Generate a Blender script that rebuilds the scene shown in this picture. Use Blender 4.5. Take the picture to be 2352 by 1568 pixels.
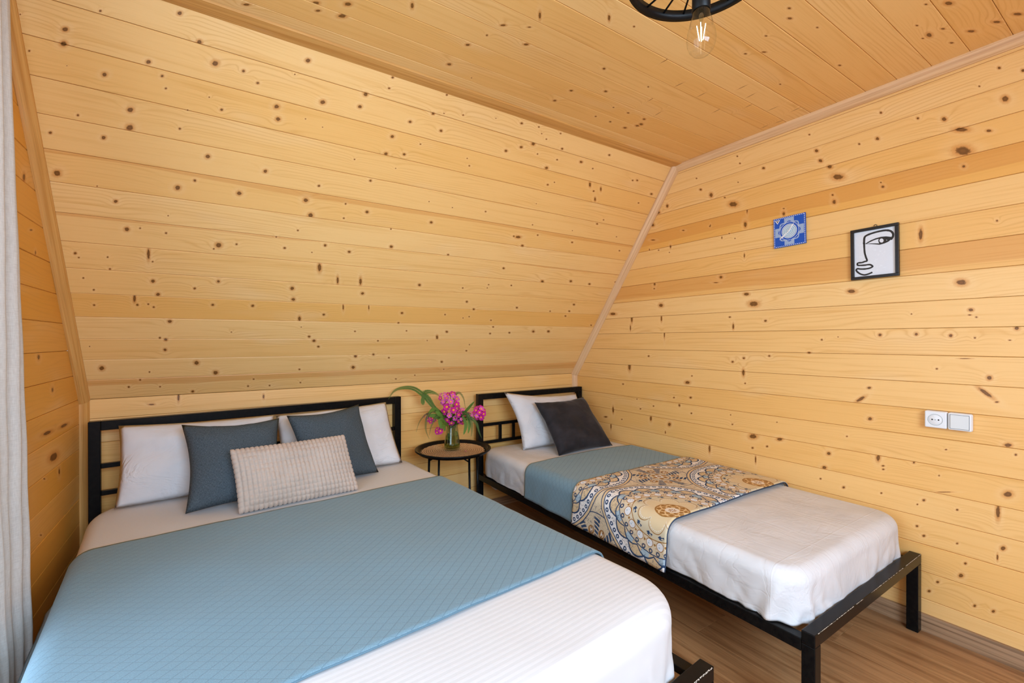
import bpy, bmesh, math, random
from mathutils import Vector, Matrix
random.seed(7)
SC = bpy.context.scene
COL = SC.collection
for o in list(bpy.data.objects):
    bpy.data.objects.remove(o)

# ------------------------------------------------------------------ camera, world, light, exposure
R_ = math.radians
def look_matrix(yaw, pitch, roll, loc):
    right = Vector((math.cos(yaw), -math.sin(yaw), 0)); fw = Vector((math.sin(yaw), math.cos(yaw), 0)); up = Vector((0, 0, 1))
    fw2 = fw*math.cos(pitch) + up*math.sin(pitch); up2 = up*math.cos(pitch) - fw*math.sin(pitch)
    r2 = right*math.cos(roll) + up2*math.sin(roll); u2 = up2*math.cos(roll) - right*math.sin(roll)
    m = Matrix((r2, u2, -fw2)).transposed().to_4x4()
    m.translation = loc
    return m
cam = bpy.data.cameras.new('camera'); cam_ob = bpy.data.objects.new('camera', cam); COL.objects.link(cam_ob)
cam.sensor_width = 36; cam.lens = 1031.2/2352*36; cam.clip_start = .02
cam_ob.matrix_world = look_matrix(R_(33.218), R_(-.129), R_(-.079), Vector((.543, -2.7226, 1.1706)))
SC.camera = cam_ob

w = bpy.data.worlds.new('world'); SC.world = w; w.use_nodes = True
w.node_tree.nodes['Background'].inputs[0].default_value = (.80, .90, 1.0, 1)
w.node_tree.nodes['Background'].inputs[1].default_value = 1.0

def area(name, loc, rot, sx, sy, power, col):
    l = bpy.data.lights.new(name, 'AREA'); l.shape = 'RECTANGLE'; l.size = sx; l.size_y = sy; l.energy = power; l.color = col
    o = bpy.data.objects.new(name, l); COL.objects.link(o); o.location = loc; o.rotation_euler = rot
    return o
# daylight through the glazed left gable (window_1), plus fill through an added, unseen roof window
DAY = (.58, .77, 1.0)
area('daylight_left', (-.10, -1.84, 1.06), (0, R_(-90), 0), 1.86, 1.6, 23, DAY)
area('roof_fill', (.98, -3.97, 1.50), Vector((0, .8166, -.5771)).to_track_quat('-Z', 'Y').to_euler(), 1.5, 1.05, 86, DAY)  # added fill lamp brightening the back slope, outside an invented roof window
SC.view_settings.view_transform = 'Standard'; SC.view_settings.look = 'None'
SC.view_settings.gamma = 1; SC.view_settings.use_curve_mapping = False
SC.view_settings.exposure = 0.54
SC.cycles.use_denoising = True
SC.cycles.caustics_reflective = False; SC.cycles.caustics_refractive = False
SC.cycles.diffuse_bounces = 6; SC.cycles.transparent_max_bounces = 12
SC.cycles.sample_clamp_indirect = 6

# ------------------------------------------------------------------ node expression builder
class V:
    def __init__(s, nt, sock): s.nt = nt; s.k = sock
    def _m(s, op, *a, clamp=False):
        n = s.nt.nodes.new('ShaderNodeMath'); n.operation = op; n.use_clamp = clamp
        for i, x in enumerate((s,)+a):
            if isinstance(x, V): s.nt.links.new(x.k, n.inputs[i])
            else: n.inputs[i].default_value = float(x)
        return V(s.nt, n.outputs[0])
    def __add__(s, o): return s._m('ADD', o)
    __radd__ = __add__
    def __sub__(s, o): return s._m('SUBTRACT', o)
    def __rsub__(s, o): return (s*-1.0) + o
    def __mul__(s, o): return s._m('MULTIPLY', o)
    __rmul__ = __mul__
    def __truediv__(s, o): return s._m('DIVIDE', o)
    def sin(s): return s._m('SINE')
    def cos(s): return s._m('COSINE')
    def abs(s): return s._m('ABSOLUTE')
    def frac(s): return s._m('FRACT')
    def rnd(s): return s._m('ROUND')
    def min(s, o): return s._m('MINIMUM', o)
    def max(s, o): return s._m('MAXIMUM', o)
    def pow(s, o): return s._m('POWER', o)
    def sqrt(s): return s._m('SQRT')
    def lt(s, o): return s._m('LESS_THAN', o)
    def gt(s, o): return s._m('GREATER_THAN', o)
    def atan2(s, o): return s._m('ARCTAN2', o)
    def step(s, a, b):                    # smooth 0..1 from a to b (a may exceed b)
        n = s.nt.nodes.new('ShaderNodeMapRange'); n.interpolation_type = 'SMOOTHSTEP'
        s.nt.links.new(s.k, n.inputs[0]); n.inputs[1].default_value = a; n.inputs[2].default_value = b
        return V(s.nt, n.outputs[0])
    def near(s, c, hw): return (s - c).abs().step(hw*1.25, hw*.75)
def link(nt, inp, x):
    if isinstance(x, V): nt.links.new(x.k, inp)
    elif isinstance(x, bpy.types.NodeSocket): nt.links.new(x, inp)
    elif x is not None: inp.default_value = x
def mixc(nt, f, a, b):
    n = nt.nodes.new('ShaderNodeMix'); n.data_type = 'RGBA'
    link(nt, n.inputs[0], f)
    for i, c in ((6, a), (7, b)):
        if isinstance(c, tuple): n.inputs[i].default_value = (*c, 1)
        else: nt.links.new(c, n.inputs[i])
    return n.outputs[2]
def noise(nt, vec, scale, detail=2, rough=.5, dist=0):
    n = nt.nodes.new('ShaderNodeTexNoise'); n.inputs['Scale'].default_value = scale
    n.inputs['Detail'].default_value = detail; n.inputs['Roughness'].default_value = rough; n.inputs['Distortion'].default_value = dist
    if vec is not None: nt.links.new(vec, n.inputs['Vector'])
    return V(nt, n.outputs[0])
def mapping(nt, vec, loc=(0, 0, 0), rot=(0, 0, 0), scale=(1, 1, 1), kind='POINT'):
    n = nt.nodes.new('ShaderNodeMapping'); n.vector_type = kind
    nt.links.new(vec, n.inputs[0]); n.inputs[1].default_value = loc; n.inputs[2].default_value = rot; n.inputs[3].default_value = scale
    return n.outputs[0]
def sep(nt, vec):
    n = nt.nodes.new('ShaderNodeSeparateXYZ'); nt.links.new(vec, n.inputs[0])
    return [V(nt, o) for o in n.outputs]
def comb(nt, x, y, z=0.0):
    n = nt.nodes.new('ShaderNodeCombineXYZ')
    for i, a in enumerate((x, y, z)): link(nt, n.inputs[i], a)
    return n.outputs[0]
def coords(nt, which='Object'):
    return nt.nodes.new('ShaderNodeTexCoord').outputs[which]
def new_mat(name):
    m = bpy.data.materials.new(name); m.use_nodes = True
    return m, m.node_tree, m.node_tree.nodes['Principled BSDF']
def bump(nt, b, h, strength=.3, dist=.002):
    n = nt.nodes.new('ShaderNodeBump'); n.inputs['Strength'].default_value = strength; n.inputs['Distance'].default_value = dist
    nt.links.new(h.k if isinstance(h, V) else h, n.inputs['Height']); nt.links.new(n.outputs[0], b.inputs['Normal'])
def lin(r, g, b):
    f = lambda c: c/12.92 if c <= .04045 else ((c+.055)/1.055)**2.4
    return (f(r/255), f(g/255), f(b/255))

# ------------------------------------------------------------------ pine boards: one node group, one material per board
PINE = bpy.data.node_groups.new('pine_grain', 'ShaderNodeTree')
def build_pine():
    g = PINE; I = g.interface
    I.new_socket('Vector', in_out='INPUT', socket_type='NodeSocketVector')
    for nme, d in (('Dist', 9.0), ('Seed', 0.0), ('Tone', .3), ('Heart', 9.0)):
        I.new_socket(nme, in_out='INPUT', socket_type='NodeSocketFloat').default_value = d
    I.new_socket('Color', in_out='OUTPUT', socket_type='NodeSocketColor'); I.new_socket('Height', in_out='OUTPUT', socket_type='NodeSocketFloat')
    gi = g.nodes.new('NodeGroupInput'); go = g.nodes.new('NodeGroupOutput')
    vec = gi.outputs[0]; D, SEED, TONE, HEART = [V(g, gi.outputs[i]) for i in (1, 2, 3, 4)]
    x, y, z = sep(g, vec)
    p = comb(g, x + SEED*7.31, y + SEED*1.73, z + SEED*3.1)
    long_n = noise(g, mapping(g, p, scale=(.9, 9, 1)), 1.0, 2, .5)
    streak = noise(g, mapping(g, p, scale=(1.6, 60, 6)), 1.0, 3, .6)
    fibre = noise(g, mapping(g, p, scale=(7, 420, 40)), 1.0, 2, .6)
    blotch = noise(g, mapping(g, p, scale=(2.2, 7, 2)), 1.0, 2, .5)
    inv = (D*D*.10 + 1.0).pow(-1.0)
    phase = y*70.0 + long_n*9.0 + inv*1.9
    ring = (phase*6.2832).sin()*.5 + .5
    line = ring.pow(5.0)
    mask = blotch.step(.38, .68)
    c0 = mixc(g, TONE, lin(241, 199, 133), lin(229, 166, 70))
    c1 = mixc(g, line*mask*.42, c0, lin(206, 144, 58))
    c2 = mixc(g, streak.step(.50, .78)*.40, c1, lin(212, 152, 66))
    c3 = mixc(g, fibre.step(.52, .85)*.26, c2, lin(198, 144, 72))
    c3 = mixc(g, blotch.step(.55, .8)*.30, c3, lin(240, 208, 158))
    wy = y + (long_n - .5)*.07
    hm = (wy - HEART).step(-.002, .003)
    c4 = mixc(g, hm*.42, c3, lin(204, 134, 62))
    dn = D + (noise(g, p, 130.0, 2, .6) - .5)*.75
    pale = mixc(g, D.step(4.2, 1.8)*.14, c4, lin(244, 214, 165))
    c5 = mixc(g, dn.step(2.2, .9)*.55, pale, lin(196, 118, 36))
    ringk = (D*9.0).sin()*.5 + .5
    core = mixc(g, ringk*.35, lin(98, 60, 18), lin(146, 92, 36))
    c6 = mixc(g, dn.step(1.06, .70)*.90, c5, core)
    g.links.new(c6, go.inputs[0])
    h = streak*.5 + fibre*.35 - dn.step(1.3, .8)*.3
    g.links.new(h.k, go.inputs[1])
build_pine()
def pine_mat(name, knots=(), seed=0., tone=.3, heart=9., rough=.42):
    m, nt, b = new_mat(name)
    oc = coords(nt)
    gn = nt.nodes.new('ShaderNodeGroup'); gn.node_tree = PINE
    nt.links.new(oc, gn.inputs[0]); gn.inputs[2].default_value = seed; gn.inputs[3].default_value = tone; gn.inputs[4].default_value = heart
    d = None
    for (a, t, rx, ry, ang) in knots:
        v = mapping(nt, oc, (a, t, 0), (0, 0, ang), (rx, ry, 1), 'TEXTURE')
        n = nt.nodes.new('ShaderNodeVectorMath'); n.operation = 'LENGTH'; nt.links.new(v, n.inputs[0])
        l = V(nt, n.outputs['Value'])
        d = l if d is None else d.min(l)
    if d is not None: nt.links.new(d.k, gn.inputs[1])
    nt.links.new(gn.outputs[0], b.inputs['Base Color'])
    b.inputs['Roughness'].default_value = rough; b.inputs['Specular IOR Level'].default_value = .35
    bump(nt, b, gn.outputs[1], .22, .0012)
    return m

# ------------------------------------------------------------------ mesh helpers
def ob(name, me, mat=None, parent=None, loc=None, smooth=False):
    o = bpy.data.objects.new(name, me); COL.objects.link(o)
    if mat is not None:
        for m in (mat if isinstance(mat, (list, tuple)) else [mat]):
            if m.name not in [x.name for x in me.materials if x]: me.materials.append(m)
    if parent is not None: o.parent = parent
    if loc is not None: o.location = loc
    if smooth: me.polygons.foreach_set('use_smooth', [True]*len(me.polygons))
    return o
def tag(o, label=None, cat=None, group=None, kind=None):
    for k, v in (('label', label), ('category', cat), ('group', group), ('kind', kind)):
        if v is not None: o[k] = v
    return o
def empty(name, loc=(0, 0, 0), rz=0.):
    o = bpy.data.objects.new(name, None); COL.objects.link(o); o.location = loc; o.rotation_euler = (0, 0, rz); o.empty_display_size = .05
    return o
def pymesh(name, verts, faces, uvs=None):
    me = bpy.data.meshes.new(name); me.from_pydata([tuple(v) for v in verts], [], faces)
    if uvs is not None:
        ul = me.uv_layers.new(name='UVMap')
        for p in me.polygons:
            for li in p.loop_indices: ul.data[li].uv = uvs[me.loops[li].vertex_index]
    bm = bmesh.new(); bm.from_mesh(me); bmesh.ops.recalc_face_normals(bm, faces=bm.faces); bm.to_mesh(me); bm.free()
    me.update(); return me
def box_mesh(name, x0, x1, y0, y1, z0, z1, bevel=.0, seg=2):
    bm = bmesh.new(); bmesh.ops.create_cube(bm, size=1)
    for v in bm.verts: v.co = ((x0+x1)/2 + v.co.x*(x1-x0), (y0+y1)/2 + v.co.y*(y1-y0), (z0+z1)/2 + v.co.z*(z1-z0))
    if bevel: bmesh.ops.bevel(bm, geom=bm.edges[:], offset=bevel, segments=seg, profile=.5, affect='EDGES')
    me = bpy.data.meshes.new(name); bm.to_mesh(me); bm.free(); return me
def box(name, x0, x1, y0, y1, z0, z1, mat, parent=None, bevel=.0, centred=False):
    if centred:                       # local origin at the box centre
        c = ((x0+x1)/2, (y0+y1)/2, (z0+z1)/2)
        o = ob(name, box_mesh(name, x0-c[0], x1-c[0], y0-c[1], y1-c[1], z0-c[2], z1-c[2], bevel), mat, parent, c)
    else: o = ob(name, box_mesh(name, x0, x1, y0, y1, z0, z1, bevel), mat, parent)
    return o
def lathe_mesh(name, prof, n=48, close=False):
    vs = []; fs = []; k = len(prof)
    for i in range(n):
        a = 2*math.pi*i/n
        for r, z in prof: vs.append((r*math.cos(a), r*math.sin(a), z))
    for i in range(n):
        j = (i+1) % n
        for q in range(k-1): fs.append((i*k+q, j*k+q, j*k+q+1, i*k+q+1))
        if close: fs.append((i*k+k-1, j*k+k-1, j*k, i*k))
    me = pymesh(name, vs, fs)
    bm = bmesh.new(); bm.from_mesh(me); bmesh.ops.remove_doubles(bm, verts=bm.verts, dist=1e-5)
    bmesh.ops.recalc_face_normals(bm, faces=bm.faces); bm.to_mesh(me); bm.free(); return me
def smooth_path(pts, n=6):
    P_ = [Vector(p) for p in pts]; out = []
    for i in range(len(P_)-1):
        p0 = P_[max(i-1, 0)]; p1 = P_[i]; p2 = P_[i+1]; p3 = P_[min(i+2, len(P_)-1)]
        for k in range(n):
            t = k/n
            out.append(.5*((2*p1) + (p2-p0)*t + (2*p0-5*p1+4*p2-p3)*t*t + (3*p1-p0-3*p2+p3)*t**3))
    out.append(P_[-1]); return out
def tube_mesh(name, pts, r, n=8, r1=None):
    r1 = r if r1 is None else r1
    vs = []; fs = []; L = len(pts); ref = Vector((.13, .31, .94))
    for i, p in enumerate(pts):
        d = (pts[min(i+1, L-1)] - pts[max(i-1, 0)]).normalized()
        a = d.cross(ref)
        if a.length < .05: a = d.cross(Vector((1, 0, 0)))
        a.normalize(); b_ = d.cross(a); rr = r + (r1-r)*i/max(L-1, 1)
        for k in range(n):
            t = 2*math.pi*k/n; vs.append(p + a*math.cos(t)*rr + b_*math.sin(t)*rr)
    for i in range(L-1):
        for k in range(n): fs.append((i*n+k, i*n+(k+1) % n, (i+1)*n+(k+1) % n, (i+1)*n+k))
    fs.append(tuple(range(n))); fs.append(tuple(range((L-1)*n, L*n)))
    return pymesh(name, vs, fs)

# ------------------------------------------------------------------ plain materials
def simple(name, col, rough=.5, metal=0., spec=.5):
    m, nt, b = new_mat(name); b.inputs['Base Color'].default_value = (*col, 1); b.inputs['Roughness'].default_value = rough
    b.inputs['Metallic'].default_value = metal; b.inputs['Specular IOR Level'].default_value = spec
    n = noise(nt, coords(nt), 90., 2); mr = n.step(.2, .9)*.12 + (rough - .06); nt.links.new(mr.k, b.inputs['Roughness'])
    return m
def black_metal(name, worn=None):
    m, nt, b = new_mat(name)
    oc = coords(nt); n = noise(nt, oc, 60., 3)
    b.inputs['Roughness'].default_value = .26; b.inputs['Specular IOR Level'].default_value = .13
    col = mixc(nt, n.step(.3, .8), (.004, .004, .0045), (.008, .0075, .007))
    if worn is not None:               # chipped paint along the two long upper edges of a rail
        x, y, z = sep(nt, oc); hw, hh = worn
        e = y.lt(-(hw-.0024)) * z.gt(hh-.0024)
        ch = noise(nt, mapping(nt, oc, scale=(1, 1, 1)), 210., 2, .7).gt(.50) * noise(nt, oc, 9., 2).gt(.42)
        col = mixc(nt, e*ch, col, lin(205, 195, 180))
    nt.links.new(col, b.inputs['Base Color'])
    bump(nt, b, noise(nt, oc, 25., 2), .08, .001)
    return m
BLACK = black_metal('black_painted_steel')
BLACK_RAIL = black_metal('black_painted_steel_chipped', (.02, .02))

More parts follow.
